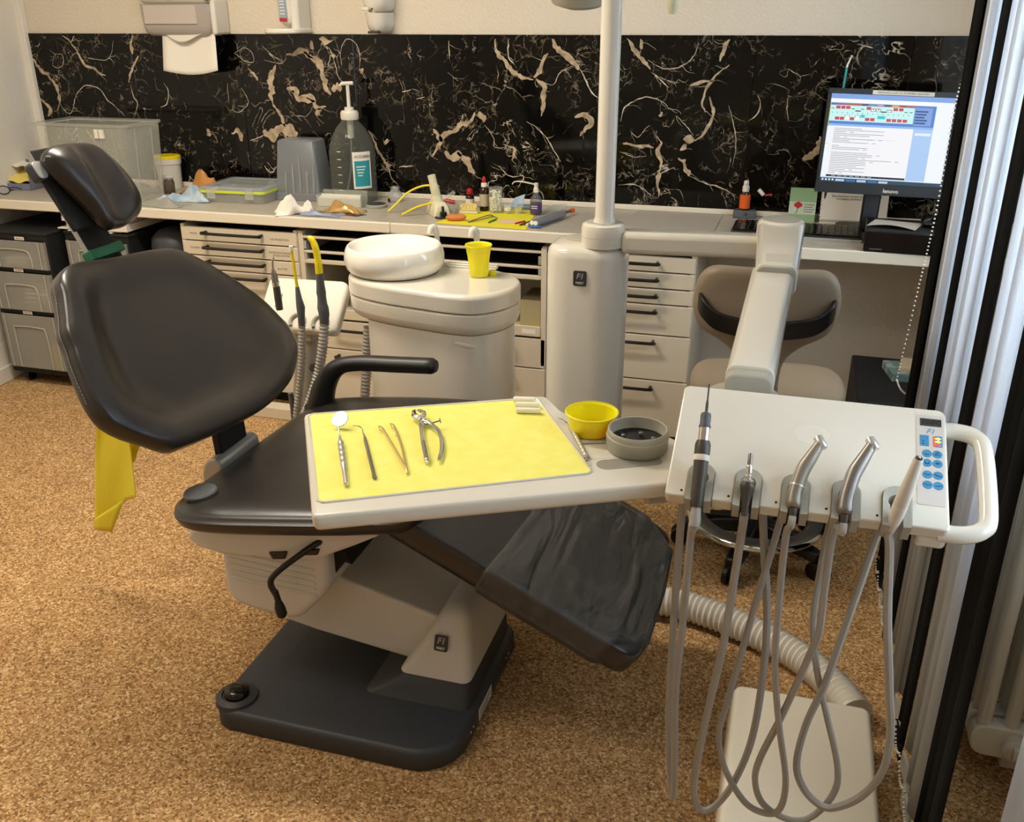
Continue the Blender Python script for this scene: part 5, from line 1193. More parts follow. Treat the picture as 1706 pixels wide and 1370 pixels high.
for i, p in enumerate(gbp):
    t = (gbp[min(i + 1, len(gbp) - 1)] - gbp[max(i - 1, 0)]).normalized(); nn = Vector((-t.z, 0, t.x)).normalized(); up = Vector((0, 1, 0)); hh = .027
    rings.append([kf @ (p + nn * a + up * b) for a, b in ((.006, hh), (.006, -hh), (-.006, -hh), (-.006, hh))])
obj(gb.loft(rings), 'grab_bar', m_black, st, bevel=.004)
for s_ in (-1, 1): obj(G().lathe([(.006, 0), (.005, .003)], 12, kf @ Matrix.Translation((.155 * s_, .006, .054)) @ Matrix.Rotation(.5 * s_, 4, 'Y')), 'screw', m_steel, st)
obj(G().box(-.05, .0, 2.60, 2.80, .43, .462), 'back_bracket', m_black, st, bevel=.006)
obj(G().lathe([(.05, .12), (.034, .15), (.030, .28), (.024, .285), (.024, .44), (.06, .455), (.06, .46)], 24, Matrix.Translation((sx, 2.735, 0))), 'gas_column', m_black, st)
cxy = (.0, 2.725)
for k in range(5):
    a = radians(-103 + 72 * k); d = Vector((cos(a), sin(a), 0)); q = Vector((-sin(a), cos(a), 0)); c = Vector((cxy[0], cxy[1], 0))
    rings = []
    for r_, w_, z0, z1 in ((.02, .034, .075, .125), (.12, .030, .07, .112), (.20, .028, .062, .092), (.235, .024, .060, .085)):
        rings.append([c + d * r_ + q * w_ + Vector((0, 0, z0)), c + d * r_ - q * w_ + Vector((0, 0, z0)), c + d * r_ - q * w_ * .8 + Vector((0, 0, z1)), c + d * r_ + q * w_ * .8 + Vector((0, 0, z1))])
    lg = obj(G().loft(rings), 'leg', m_black, st, bevel=.006)
    p = c + d * .232; g = G()
    for s_ in (-1, 1):
        g.lathe([(.026, -.009), (.029, -.007), (.029, .007), (.026, .009)], 18, axis(p + q * .014 * s_ + Vector((0, 0, .0295)), p + q * .03 * s_ + Vector((0, 0, .0295))))
    g.box(-.010, .010, -.012, .012, .03, .066, Matrix.Translation(p) @ Matrix.Rotation(a, 4, 'Z'))
    obj(g, 'castor', m_black, lg)
obj(G().lathe([(.205, .118), (.212, .114), (.213, .122), (.206, .130), (.165, .1335), (.160, .130), (.160, .122), (.165, .120), (.205, .118)], 64, Matrix.Translation((cxy[0], cxy[1], 0)), False, False), 'foot_ring', M('ring_grey', '#5b5852', .3, metal=.35), st, sharp=60)
obj(G().lathe([(.2085, .1135), (.2145, .114), (.2145, .1235), (.2075, .129), (.2085, .1135)], 64, Matrix.Translation((cxy[0], cxy[1], 0)), False, False), 'ring_edge', m_chrome, st, sharp=60)
for k in range(5):
    a = radians(-103 + 72 * k)
    obj(G().box(.03, .17, -.014, .014, .108, .124, Matrix.Translation((cxy[0], cxy[1], 0)) @ Matrix.Rotation(a, 4, 'Z')), 'ring_spoke', m_black, st, bevel=.003)

# ------------------------------------------------------------------ supply box on the floor and its hose
fb = thing('supply_box', 'white floor supply box under the hanging hoses', 'supply box', (.14, 1.6, 0))
bx = rrect(-.012, .305, 1.10, 1.878, .018, 5)
def rr4(q, zz):
    return [Vector((a + (.012 if b < 1.5 else 0) * 0, b, zz)) for a, b in rrect(-.004 + q, .304 - q, 1.10 + q, 1.880 - q, max(.004, .022 - q), 5)]
obj(G().loft([rr4(-.008, 0), rr4(-.007, .02), rr4(0, .112), rr4(.004, .119), rr4(.012, .122)]), 'cover', M('box_white', '#e4dcc9', .42), fb, sharp=50)
sh_ = thing('ribbed_hose', 'thick white ribbed hose on the floor running under the chair', 'hose', (.0, 2.0, 0))
corr([(0.2827, 1.9433, 0.045), (0.2432, 2.0221, 0.045), (0.1634, 2.1212, 0.045), (0.0535, 2.1955, 0.045), (-0.0802, 2.2566, 0.045), (-0.227, 2.2836, 0.045), (-.55, 2.25, .045), (-.75, 2.32, .045)], .043, sh_, 'hose', M('hose_white', '#d9d3c6', .5), pitch=.017, n=28, amp=.15)

# ------------------------------------------------------------------ things on the worktop, left to right
WZ = .8505
t = thing('glove_box', 'torn blue-grey glove box showing yellow paper, at the left wall', 'box', (-3.44, 3.62, WZ))
gb_ = frame((-3.52, 3.56, WZ), (1, .14, 0), (-.14, 1, 0))
g = G(); g.box(0, .135, 0, .16, 0, .003, gb_); g.box(0, .135, .157, .16, 0, .118, gb_); g.box(0, .003, 0, .16, 0, .105, gb_); g.box(.132, .135, 0, .16, 0, .11, gb_); g.box(0, .135, 0, .003, 0, .030, gb_)
obj(g, 'carton', m_slate if False else M('blue_grey_card', '#77778a', .7), t, smooth=False)
obj(G().grid(10, 8, lambda a, b: gb_ @ Vector((.006 + .122 * a, .012 + .14 * b, .035 + .058 * b + .006 * sin(9 * a + 5 * b)))), 'yellow_sheets', M('pale_yellow', '#e3cf6c', .8), t)
obj(G().grid(10, 4, lambda a, b: gb_ @ Vector((.003 + .128 * a, .05 + .09 * b, .100 + .010 * b + .004 * sin(14 * a)))), 'torn_flap', m_paper, t)
t = thing('goggles', 'dark blue safety glasses lying in front of the glove box', 'glasses', (-3.43, 3.52, WZ))
gf = frame((-3.455, 3.435, WZ), (1, .18, 0), (-.18, 1, 0))
for s_ in (-1, 1):
    lp = [gf @ Vector((s_ * .034 + .028 * cos(radians(a)), .012 + .004 * cos(radians(a)), .021 + .0185 * sin(radians(a)))) for a in range(0, 361, 20)]
    obj(G().tube(lp, .0024, 6), 'rim', m_blackm, t)
    obj(G().poly(lp[:-1]), 'lens', m_smoke, t, smooth=False)
    obj(G().tube(smooth_path([gf @ Vector((s_ * .064, .012, .03)), gf @ Vector((s_ * .068, .05, .027)), gf @ Vector((s_ * .062, .10, .012))], 5), .0024, 6), 'temple', M('navy', '#23254a', .3), t)
obj(G().tube(smooth_path([gf @ Vector((-.008, .013, .026)), gf @ Vector((0, .016, .031)), gf @ Vector((.008, .013, .026))], 4), .002, 6), 'bridge', m_blackm, t)
g = G(); g.lathe([(.030, 0), (.032, .003), (.033, .045), (.034, .048), (.031, .048), (.029, .01), (.0005, .01)], 28, Matrix.Translation((-3.475, 3.725, WZ)))
tag(obj(g, 'small_pot', m_grey), 'small pale grey pot between the glove box and the clear bin', 'pot')
# big clear bin
t = thing('storage_bin', 'large empty clear plastic storage bin on the worktop', 'storage bin', (-3.02, 3.6, WZ))
nb = frame((-2.9385, 3.552, WZ), (1, 0, 0), (0, 1, 0))
def brect(k, zz, hx=.2405, hy=.127): return [nb @ Vector((a, b, zz)) for a, b in rrect(-hx * k, hx * k, -hy * k, hy * k, .02, 4)]
g = G(); g.loft([brect(.90, .004), brect(.90, 0), brect(.97, .33), brect(1.0, .333), brect(1.0, .34), brect(.965, .34), brect(.955, .333), brect(.89, .006)], cap0=True, cap1=True)
obj(G().loft([brect(.89, .002), brect(.90, .0), brect(.965, .318)], cap0=True, cap1=False), 'shell', m_clear, t, sharp=50)
obj(G().loft([brect(.967, .312), brect(1.0, .314), brect(1.0, .325), brect(.967, .325)], cap0=False, cap1=False), 'rim', m_milky, t, sharp=50)
for a in (-.17, .09, .105, .17):
    obj(G().tube([nb @ Vector((a, -.1165, .02)), nb @ Vector((a, -.1235, .305))], .0025, 6), 'rib', m_milky, t)
for a in (-.06, .05): obj(G().tube([nb @ Vector((.2175, a, .02)), nb @ Vector((.2325, a, .305))], .0025, 6), 'rib', m_milky, t)
for a in (.083, .108): obj(G().box(a, a + .018, -.131, -.120, .268, .304, nb), 'clip', m_trim, t)
tag(obj(G().grid(14, 10, lambda a, b: nb @ Vector((-.06 + .26 * a, -.095 + .17 * b, .012 + .055 * abs(sin(3.1 * a + 2)) * (.4 + .6 * abs(sin(5 * b + 2 * a)))))), 'plastic_bag', m_milky), 'crumpled clear bag lying in the clear storage bin', 'bag')
t = thing('bucket', 'small white bucket with yellow lid behind the clear bin', 'bucket', (-2.79, 3.81, WZ))
obj(G().lathe([(.0005, 0), (.05, 0), (.056, .11), (.060, .112), (.061, .135), (.058, .137)], 32, Matrix.Translation((-2.80, 3.815, WZ))), 'bucket_body', m_whitem, t)
obj(G().lathe([(.0605, .132), (.0605, .146), (.057, .150), (.0005, .150)], 32, Matrix.Translation((-2.80, 3.815, WZ))), 'lid', m_yel2, t)
t = thing('glass_jar', 'small brown glass jar with wire clip beside the clear bin', 'jar', (-2.73, 3.70, WZ))
obj(G().lathe([(.0005, 0), (.024, 0), (.027, .004), (.027, .05), (.023, .058), (.022, .066), (.020, .066)], 24, Matrix.Translation((-2.722, 3.69, WZ))), 'jar_body', clear('smoky_glass', '#4a3d2e', .7, .1), t)
obj(G().lathe([(.0235, .062), (.0235, .074), (.02, .078), (.0005, .079)], 24, Matrix.Translation((-2.722, 3.69, WZ))), 'jar_lid', m_glass, t)
obj(G().tube([(-2.722 + .010 * cos(a), 3.665, WZ + .07 + .012 * sin(a)) for a in [q * pi / 6 for q in range(13)]], .0012, 6), 'wire_clip', m_gunm, t)
# crumpled masks and packets
rn = random.Random(3)
def crumple(name, label, cat, fr, sx, sy, h, mat, seed, nu=16, nv=12, fold=1.0):
    r = random.Random(seed); ph = [r.random() * 6.28 for _ in range(6)]
    def f(a, b):
        zz = h * (.32 + .30 * sin(7 * a * fold + ph[0] + 3 * b) + .22 * sin(11 * b * fold + ph[1] + 4 * a) + .16 * sin(19 * a + 13 * b + ph[2]))
        e = min(a, 1 - a, b, 1 - b); zz = max(.0006, zz * min(1, e * 5 + .08))
        return fr @ Vector(((a - .5) * sx * (1 + .1 * sin(9 * b + ph[3])), (b - .5) * sy * (1 + .12 * sin(8 * a + ph[4])), zz))
    o = obj(G().grid(nu, nv, f), name, mat, sharp=28); o.modifiers.new('s', 'SOLIDIFY').thickness = .0008
    return tag(o, label, cat)
crumple('face_mask', 'crumpled pale blue face mask on the worktop by the lunch box', 'face mask', frame((-2.54, 3.56, WZ), (1, .25, 0), (-.25, 1, 0)), .22, .12, .075, m_blue, 4)
crumple('clear_pouch', 'crumpled clear pouch beside the blue face mask', 'pouch', frame((-2.60, 3.44, WZ), (1, -.2, 0), (.2, 1, 0)), .26, .11, .035, m_milky, 8)
crumple('orange_packet', 'crumpled orange packet behind the blue face mask', 'packet', frame((-2.575, 3.745, WZ), (1, .1, 0), (-.1, 1, 0)), .20, .11, .115, M('orange_foil', '#c58a4a', .35, metal=.2), 9)
# lunch box with lime gasket
t = thing('food_box', 'flat clear box with lime green sealing rim on the worktop', 'food container', (-2.34, 3.66, WZ))
lb = frame((-2.315, 3.685, WZ), (1, .05, 0), (-.05, 1, 0))
def lrect(k, zz): return [lb @ Vector((a, b, zz)) for a, b in rrect(-.155 * k, .155 * k, -.145 * k, .145 * k, .022, 4)]
obj(G().loft([lrect(.9, .002), lrect(.92, 0), lrect(.97, .045)], True, False), 'tub', m_milky, t, sharp=50)
obj(G().loft([lrect(.975, .042), lrect(1.004, .0425), lrect(1.004, .053), lrect(.975, .0535)], False, False), 'gasket', M('lime', '#c3d33a', .5), t)
obj(G().loft([lrect(1.0, .046), lrect(1.0, .060), lrect(.97, .066), lrect(.82, .067), lrect(.80, .062), lrect(.7, .062)], False, True), 'box_lid', clear('lid_plastic', '#a9b0b4', .42, .12), t, sharp=50)
for a in (-.09, .09):
    obj(G().box(a - .02, a + .02, -.153, -.147, .02, .062, lb), 'clip', m_clear, t, bevel=.002)
# grey upturned holder
t = thing('plastic_cover', 'upturned grey translucent ribbed cover against the tiles', 'cover', (-2.06, 3.74, WZ))
ub = frame((-2.065, 3.755, WZ), (1, .06, 0), (-.06, 1, 0))
def urect(x0, x1, y0, y1, zz): return [ub @ Vector((a, b, zz)) for a, b in rrect(x0, x1, y0, y1, .012, 4)]
obj(G().loft([urect(-.115, .098, -.075, .09, 0), urect(-.105, .094, -.068, .085, .07), urect(-.092, .078, -.052, .075, .245), urect(-.085, .070, -.044, .068, .252)], False, True), 'shell', m_smoke, t, sharp=50)
for k, a in enumerate((-.055, -.02, .012, .045, .075)):
    obj(G().tube([ub @ Vector((a * 1.0, -.076, .01)), ub @ Vector((a, -.070, .09 + .025 * (k % 2))), ub @ Vector((a - .002, -.062, .125 + .03 * (k % 3)))], [.0045, .0045, .002], 8), 'rib', m_milky, t)
obj(G().box(-.12, .099, -.082, -.074, 0, .032, ub), 'front_lip', m_smoke, t, bevel=.002)
# pump bottle
t = thing('pump_bottle', 'big clear disinfectant bottle with white pump and teal label', 'bottle', (-1.86, 3.76, WZ))
B = Matrix.Translation((-1.832, 3.765, WZ)) @ Matrix.Diagonal((1.11, 1.05, 1, 1))
prof = [(.0005, 0), (.085, 0), (.09, .004)]
for k in range(6): prof += [(.0905, .03 + .028 * k), (.088, .038 + .028 * k), (.0905, .046 + .028 * k)]
prof += [(.089, .215), (.078, .26), (.055, .305), (.034, .33), (.030, .345)]
obj(G().lathe(prof, 40, B, True, False), 'bottle_body', clear('bottle_plastic', '#8f9188', .16, .08, '#dfe3df'), t, sharp=60)
g = G(); prof = [(.0005, .335)]
g.lathe([(.0325, .338), (.0335, .34), (.0335, .368), (.030, .374), (.018, .376), (.018, .388), (.008, .389)], 36, B)
obj(g, 'screw_cap', m_whitem, t)
g = G()
for k in range(24): g.box(-.001, .001, .0330, .0345, .343, .366, B @ Matrix.Rotation(2 * pi * k / 24, 4, 'Z'))
obj(g, 'cap_grip', m_whitem, t, smooth=False)
obj(G().lathe([(.0072, .388), (.0068, .475)], 14, B), 'pump_stem', m_whitem, t)
obj(G().tube([B @ Vector((-.030, -.004, .474)), B @ Vector((-.022, -.003, .482)), B @ Vector((.022, .003, .484))], [.005, .008, .008], 12), 'pump_head', m_whitem, t)
obj(G().lathe([(.0125, .262), (.0125, .34)], 16, B), 'pump_barrel', m_whitem, t)
obj(G().tube(smooth_path([B @ Vector((0, 0, .27)), B @ Vector((-.004, -.005, .15)), B @ Vector((-.025, -.015, .04)), B @ Vector((-.04, -.02, .012))], 6), .004, 8), 'dip_tube', m_milky, t)
def wrap(a0, a1, z0, z1, r, n=10):
    g = G(); g.grid(n, 1, lambda a, b: B @ Vector((r * cos(radians(a0 + (a1 - a0) * a)), r * sin(radians(a0 + (a1 - a0) * a)), z0 + (z1 - z0) * b))); return g
lab = obj(wrap(-66, -18, .062, .215, .0918), 'label', m_paper, t)
obj(wrap(-62, -22, .072, .178, .0922), 'teal_field', m_teal, lab)
for k in range(4): obj(wrap(-58 + 1.2 * k, -34 - 3 * k, .152 - .012 * k, .156 - .012 * k, .0925, 6), 'print_line', m_paper, lab)
am_ = radians(-42); text('ACCLEAN', .016, m_ink, lab, frame(B @ Vector((.0935 * cos(am_), .0935 * sin(am_), .196)), (-sin(am_), cos(am_), 0), (0, 0, 1)))
for k in range(6): obj(wrap(-105, -94, .055 + .032 * k, .0575 + .032 * k, .0915, 4), 'scale_mark', m_paper, t)
# low clear tray with cards, tissue, pouches
t = thing('card_tray', 'low clear tray holding white cards in front of the pump bottle', 'tray', (-1.83, 3.64, WZ))
cb_ = frame((-1.825, 3.618, WZ), (1, .06, 0), (-.06, 1, 0))
g = G(); g.box(-.10, .10, -.03, -.028, 0, .045, cb_); g.box(-.10, .10, .045, .047, 0, .06, cb_); g.box(-.10, -.098, -.03, .047, 0, .05, cb_); g.box(.098, .10, -.03, .047, 0, .05, cb_); g.box(-.10, .10, -.03, .047, 0, .002, cb_)
obj(g, 'tray_shell', m_clear, t, smooth=False)
for k in range(4): obj(G().box(-.095, .094 - .004 * k, -.026 + .013 * k, -.018 + .013 * k, .002, .034 + .004 * k, cb_), 'card', m_paper, t, smooth=False)
crumple('tissue', 'crumpled white tissue near the front edge of the worktop', 'tissue', frame((-1.945, 3.43, WZ), (1, .7, 0), (-.7, 1, 0)), .15, .09, .085, m_paper, 12, fold=1.3)
crumple('blue_pouch', 'flat blue-grey sealed pouch beside the crumpled tissue', 'pouch', frame((-1.815, 3.425, WZ), (1, .0, 0), (0, 1, 0)), .17, .075, .022, M('blue_grey_foil', '#8b93a8', .3), 15, fold=.4)
crumple('amber_packet', 'clear packet with amber foil behind the blue-grey pouch', 'packet', frame((-1.765, 3.515, WZ), (1, -.08, 0), (.08, 1, 0)), .18, .085, .042, M('amber_foil', '#c9a060', .25, metal=.4), 17)
g = G(); g.prism([(-.12, -.02), (.11, -.045), (.13, .0), (-.06, .05)], 0, .0012, frame((-1.775, 3.475, WZ), (1, 0, 0), (0, 1, 0)))
tag(obj(g, 'brown_sheet', M('maroon', '#3c1713', .4), smooth=False), 'dark brown film strip under the amber packet', 'film')
t = thing('jar_lid', 'flat round lid with dark top lying on the worktop', 'lid', (-1.676, 3.64, WZ))
obj(G().lathe([(.0005, 0), (.043, 0), (.0445, .002), (.0445, .011), (.041, .013)], 32, Matrix.Translation((-1.676, 3.64, WZ))), 'lid_ring', m_grey, t)
obj(G().lathe([(.041, .0128), (.04, .0138), (.0005, .0138)], 32, Matrix.Translation((-1.676, 3.64, WZ))), 'lid_top', m_greyd, t)
t = thing('spirit_lamp', 'small clear bell-shaped glass with metal cap near the tiles', 'jar', (-1.645, 3.775, WZ))
obj(G().lathe([(.0005, .001), (.030, 0), (.033, .004), (.034, .02), (.028, .036), (.02, .048), (.0185, .056)], 28, Matrix.Translation((-1.645, 3.775, WZ))), 'glass_body', clear('jar_glass', '#b9bab6', .4, .05), t)
obj(G().lathe([(.0195, .054), (.0195, .062), (.016, .066), (.0005, .0665)], 24, Matrix.Translation((-1.645, 3.775, WZ))), 'metal_cap', m_steel, t)
obj(G().box(-1.665, -1.657, 3.738, 3.744, WZ + .003, WZ + .018), 'black_mark', m_black, t)
g = G(); g.tube(smooth_path([(-1.45, 3.80, WZ + .006), (-1.42, 3.79, WZ + .012), (-1.38, 3.795, WZ + .006)], 5), [.006] * 5 + [.009] * 6, 8)
tag(obj(g, 'red_packet', m_red), 'small red wrapped piece behind the cream device', 'packet')
# cream device with yellow bow
t = thing('face_bow', 'cream upright device with yellow bent arms and black clamp', 'dental device', (-1.37, 3.55, WZ))
ff = frame((-1.365, 3.555, WZ), (.80, .60, 0), (-.60, .80, 0))
obj(G().loft([[ff @ Vector((a, b, zz)) for a, b in rrect(-w_, w_, -d_, d_, .006, 3)] for zz, w_, d_ in ((0, .032, .062), (.004, .034, .064), (.03, .030, .058), (.052, .022, .046), (.056, .018, .04))]), 'base', m_cream, t, sharp=45)
obj(G().tube(smooth_path([ff @ Vector((0, .012, .050)), ff @ Vector((-.006, .006, .085)), ff @ Vector((-.014, .004, .12)), ff @ Vector((-.022, .006, .158))], 5), [.024] * 4 + [.0185] * 6 + [.016] * 6, 14), 'upright', m_cream, t)
obj(G().tube(smooth_path([(-1.375, 3.60, WZ + .105), (-1.44, 3.60, WZ + .105), (-1.50, 3.575, WZ + .08), (-1.545, 3.55, WZ + .035), (-1.575, 3.535, WZ + .006)], 6), .0042, 8), 'yellow_arm', m_yel2, t)
obj(G().tube(smooth_path([(-1.385, 3.545, WZ + .048), (-1.44, 3.52, WZ + .034), (-1.495, 3.485, WZ + .006)], 6), .0042, 8), 'yellow_arm', m_yel2, t)
g = G(); g.box(-.012, .012, -.085, -.062, .004, .024, ff); g.tube([ff @ Vector((-.012 + .0 * k, -.09, .004)) for k in range(2)], .002, 6) if False else None
g.tube([ff @ Vector((.03 * cos(radians(a)) - .004, -.078 - .022 * sin(radians(a)), .006)) for a in range(0, 181, 20)], .0045, 8); g.box(-.004, .004, -.075, -.06, .01, .045, ff)
obj(g, 'black_clamp', m_black, t, bevel=.0015)
obj(G().box(.034, .058, -.05, .05, .0, .040, ff), 'clear_side', m_milky, t, bevel=.004)
g = G(); g.tube([ff @ Vector((.02, .03, .05)), ff @ Vector((.085, .05, .075))], .008, 8)
obj(g, 'clear_tube', m_clear, t)
# yellow sheet and what lies on it
ys = tag(obj(G().prism([(-1.318, 3.396), (-.945, 3.372), (-1.0, 3.735), (-1.285, 3.70)], WZ, WZ + .0008), 'yellow_sheet', m_ypaper2, smooth=False), 'bright yellow paper sheet on the worktop under the bottles', 'paper')
YZ = WZ + .0012
t = thing('dental_cast', 'yellow plaster teeth cast on a pale base on the yellow sheet', 'dental cast', (-1.256, 3.62, YZ))
cm = Matrix.Translation((-1.256, 3.625, YZ)) @ Matrix.Rotation(.15, 4, 'Z')
ho = [(-.034, -.024), (.034, -.024), (.037, .0), (.025, .022), (.0, .030), (-.025, .022), (-.037, 0)]
obj(G().prism([(a * 1.12, b * 1.12) for a, b in ho], 0, .010, cm), 'base', m_cream, t, bevel=.002)
obj(G().prism(ho, .010, .022, cm), 'gum', m_cast, t, bevel=.004, seg=3)
g = G()
for k in range(12):
    a = radians(-12 + 204 * k / 11); g.sphere((.030 * cos(a), -.014 + .036 * sin(a), .026), (.0058, .0055, .0095), 8, 6, cm)
for k in range(5): g.sphere((-.024 + .012 * k, -.020, .024), (.006, .005, .008), 8, 6, cm)
obj(g, 'teeth', m_cast, t)
g = G(); g.sphere((0, 0, .012), (.040, .017, .014), 16, 8, Matrix.Translation((-1.255, 3.455, YZ)) @ Matrix.Rotation(.25, 4, 'Z')); g.sphere((.02, .006, .015), (.018, .012, .011), 12, 8, Matrix.Translation((-1.25, 3.455, YZ)))
tag(obj(g, 'putty_lump', m_putty), 'orange-brown putty impression lump at the front of the yellow sheet', 'putty')
def dropper(name, label, x, y_, r, h, glass, cap, labm, bulb=False):
    t = thing(name, label, 'bottle', (x, y_, YZ)); m = Matrix.Translation((x, y_, YZ))
    obj(G().lathe([(.0005, 0), (r * .95, 0), (r, .002), (r, h * .58), (r * .75, h * .66), (r * .5, h * .70), (r * .5, h * .74)], 24, m), 'glass', glass, t)
    if bulb:
        obj(G().lathe([(r * .62, h * .70), (r * .62, h * .80), (r * .5, h * .82)], 20, m), 'collar', m_paper, t)
        obj(G().lathe([(r * .36, h * .81), (r * .40, h * .86), (r * .36, h * .95), (r * .2, h), (.0005, h * 1.005)], 16, m), 'rubber_bulb', cap, t)
    else:
        obj(G().lathe([(r * .66, h * .72), (r * .70, h * .74), (r * .70, h * .96), (r * .6, h), (.0005, h)], 20, m), 'cap', cap, t)
    obj(G().lathe([(r + .0003, h * .14), (r + .0003, h * .50)], 24, m, False, False), 'label', labm, t)
    return t
dropper('drop_bottle', 'short bottle with red cap behind the plaster cast', -1.286, 3.722, .018, .078, m_amber, m_red, m_paper)
dropper('drop_bottle', 'tall brown dropper bottle with red rubber bulb', -1.210, 3.682, .0195, .138, m_amber, m_red, M('kraft_label', '#b8ac93', .7), True)
t = thing('cotton_jar', 'clear round tub filled with white cotton pellets', 'jar', (-1.152, 3.655, YZ)); m = Matrix.Translation((-1.152, 3.655, YZ))
obj(G().lathe([(.0005, 0), (.024, 0), (.0255, .003), (.0275, .098), (.0285, .098), (.0285, .102), (.0265, .102)], 32, m, True, False), 'tub', m_clear, t)
g = G(); rn = random.Random(2)
for k in range(150):
    a = rn.random() * 6.283; r_ = .0215 * sqrt(rn.random()); g.sphere((r_ * cos(a), r_ * sin(a), .005 + .083 * rn.random()), .0042, 6, 4, m)
tag(obj(g, 'cotton_pellets', m_cotton, t), kind='stuff')
tag(obj(G().prism([(-.03, 0), (.028, .0), (.034, .055), (-.008, .038)], 0, .0015, frame((-1.105, 3.79, YZ), (1, 0, 0), (0, .35, 1))), 'blue_sheet', m_blue, smooth=False), 'pale blue crumpled paper leaning behind the small glasses', 'paper')
tag(obj(G().prism(rrect(-.045, .045, -.018, .018, .004), 0, .012, frame((-1.05, 3.775, YZ), (1, .05, 0), (-.05, 1, 0))), 'green_packet', M('teal_grey', '#5f7f86', .5), bevel=.003), 'flat teal-grey packet behind the small glasses', 'packet')
for nm, lab, x, y_, r, fillm in (('dappen_glass', 'small clear dappen glass right of the cotton tub', -1.100, 3.648, .0165, m_cotton), ('dappen_glass', 'small glass holding yellow liquid on the yellow sheet', -1.056, 3.66, .0185, M('yellow_liquid', '#c7bb1f', .2))):
    t = thing(nm, lab, 'glass', (x, y_, YZ)); m = Matrix.Translation((x, y_, YZ))
    obj(G().lathe([(.0005, 0), (r * .9, 0), (r, .003), (r * .95, .030), (r, .034), (r * .85, .034), (r * .8, .012), (.0005, .010)], 8, m), 'glass_body', m_glass, t, sharp=20)
    obj(G().lathe([(.0005, .011), (r * .78, .0125), (r * .8, .022), (.0005, .022)], 16, m), 'filling', fillm, t)
t = thing('spray_bottle', 'small bottle with purple label and long white nozzle', 'bottle', (-.985, 3.66, YZ)); m = Matrix.Translation((-.985, 3.665, YZ))
obj(G().lathe([(.0005, 0), (.022, 0), (.024, .003), (.024, .052), (.021, .064), (.011, .080), (.010, .090)], 28, m), 'bottle_body', clear('spray_glass', '#7a7675', .45, .08), t)
obj(G().lathe([(.0243, .008), (.0243, .046)], 28, m, False, False), 'label', m_purple, t)
for k in range(2): obj(G().grid(6, 1, lambda a, b: m @ Vector((.0245 * cos(-2.2 + 1.1 * a), .0245 * sin(-2.2 + 1.1 * a), .026 + .008 * k + .003 * b))), 'print_line', m_paper, t)
obj(G().lathe([(.0110, .088), (.0112, .102), (.009, .104), (.0075, .110), (.0085, .112), (.0085, .124), (.0005, .126)], 20, m), 'spray_head', m_whitem, t)
obj(G().tube(smooth_path([m @ Vector((-.006, 0, .119)), m @ Vector((-.06, -.004, .128)), m @ Vector((-.088, -.006, .126)), m @ Vector((-.098, -.006, .116))], 5), [.0028] * 8 + [.002] * 8, 8), 'nozzle', m_whitem, t)
obj(G().tube(smooth_path([m @ Vector((.008, 0, .095)), m @ Vector((.024, .004, .085)), m @ Vector((.03, .006, .062))], 4), .0018, 6), 'tube', m_clear, t)
tag(obj(G().prism([(-.045, 0), (.03, 0), (.055, .045), (.0, .04)], 0, .001, frame((-.935, 3.74, YZ), (1, .1, 0), (0, .8, .5))), 'white_wrapper', m_milky, smooth=False), 'white translucent wrapper behind the purple-labelled bottle', 'wrapper')
# small tools in front
def rod(name, label, cat, p, q, r, mat, r2=None):
    g = G(); cyl(g, p, q, r, 10, r2); return tag(obj(g, name, mat), label, cat)
z1 = YZ + .003
t = thing('forceps', 'thin dark forceps lying on the yellow sheet by the putty', 'tweezers', (-1.17, 3.47, YZ))
obj(G().tube(smooth_path([(-1.195, 3.43, z1), (-1.175, 3.48, z1 + .003), (-1.14, 3.535, z1 + .01), (-1.125, 3.55, z1)], 5), .0022, 6), 'arm', m_gunm, t)
obj(G().tube(smooth_path([(-1.195, 3.43, z1), (-1.16, 3.465, z1 + .003), (-1.125, 3.515, z1 + .008), (-1.105, 3.53, z1)], 5), .0022, 6), 'arm', m_gunm, t)
rod('green_pencil', 'short green rod between the forceps and the pink pad', 'pencil', (-1.115, 3.445, z1), (-1.105, 3.51, z1), .003, m_green)
tag(obj(G().box(-.04, .04, -.022, .022, 0, .003, frame((-1.045, 3.485, YZ), (1, .05, 0), (-.05, 1, 0))), 'pink_pad', M('pink_card', '#d9b8a8', .8), bevel=.001), 'flat pink and cream pad on the yellow sheet', 'pad')
rod('red_pencil', 'short dark red stick beside the pink pad', 'pencil', (-1.01, 3.455, z1), (-.985, 3.505, z1), .0032, m_red)
rod('steel_instrument', 'dark slim instrument left of the white handled ones', 'dental instrument', (-.985, 3.43, z1), (-.945, 3.59, z1), .0028, m_bodyd)
rod('steel_instrument', 'second dark slim instrument crossing the yellow sheet', 'dental instrument', (-.97, 3.44, z1), (-.922, 3.585, z1 + .004), .0026, m_gunm)
for lab, x in (('left of two white handled instruments with black ends', -.945), ('right of two white handled instruments with black ends', -.915)):
    t = thing('white_handled_tool', lab, 'dental instrument', (x, 3.48, YZ))
    obj(G().tube([(x - .012, 3.43, z1 + .003), (x + .02, 3.55, z1 + .003)], .0055, 10), 'handle', m_paper, t); obj(G().tube([(x + .02, 3.55, z1 + .003), (x + .03, 3.585, z1 + .003)], [.0058, .004], 10), 'black_end', m_black, t)
t = thing('mixing_cartridge', 'grey mixing cartridge with orange tip across the yellow sheet', 'cartridge', (-.88, 3.52, YZ))
p, q = Vector((-.925, 3.415, WZ + .0185)), Vector((-.865, 3.615, WZ + .0185))
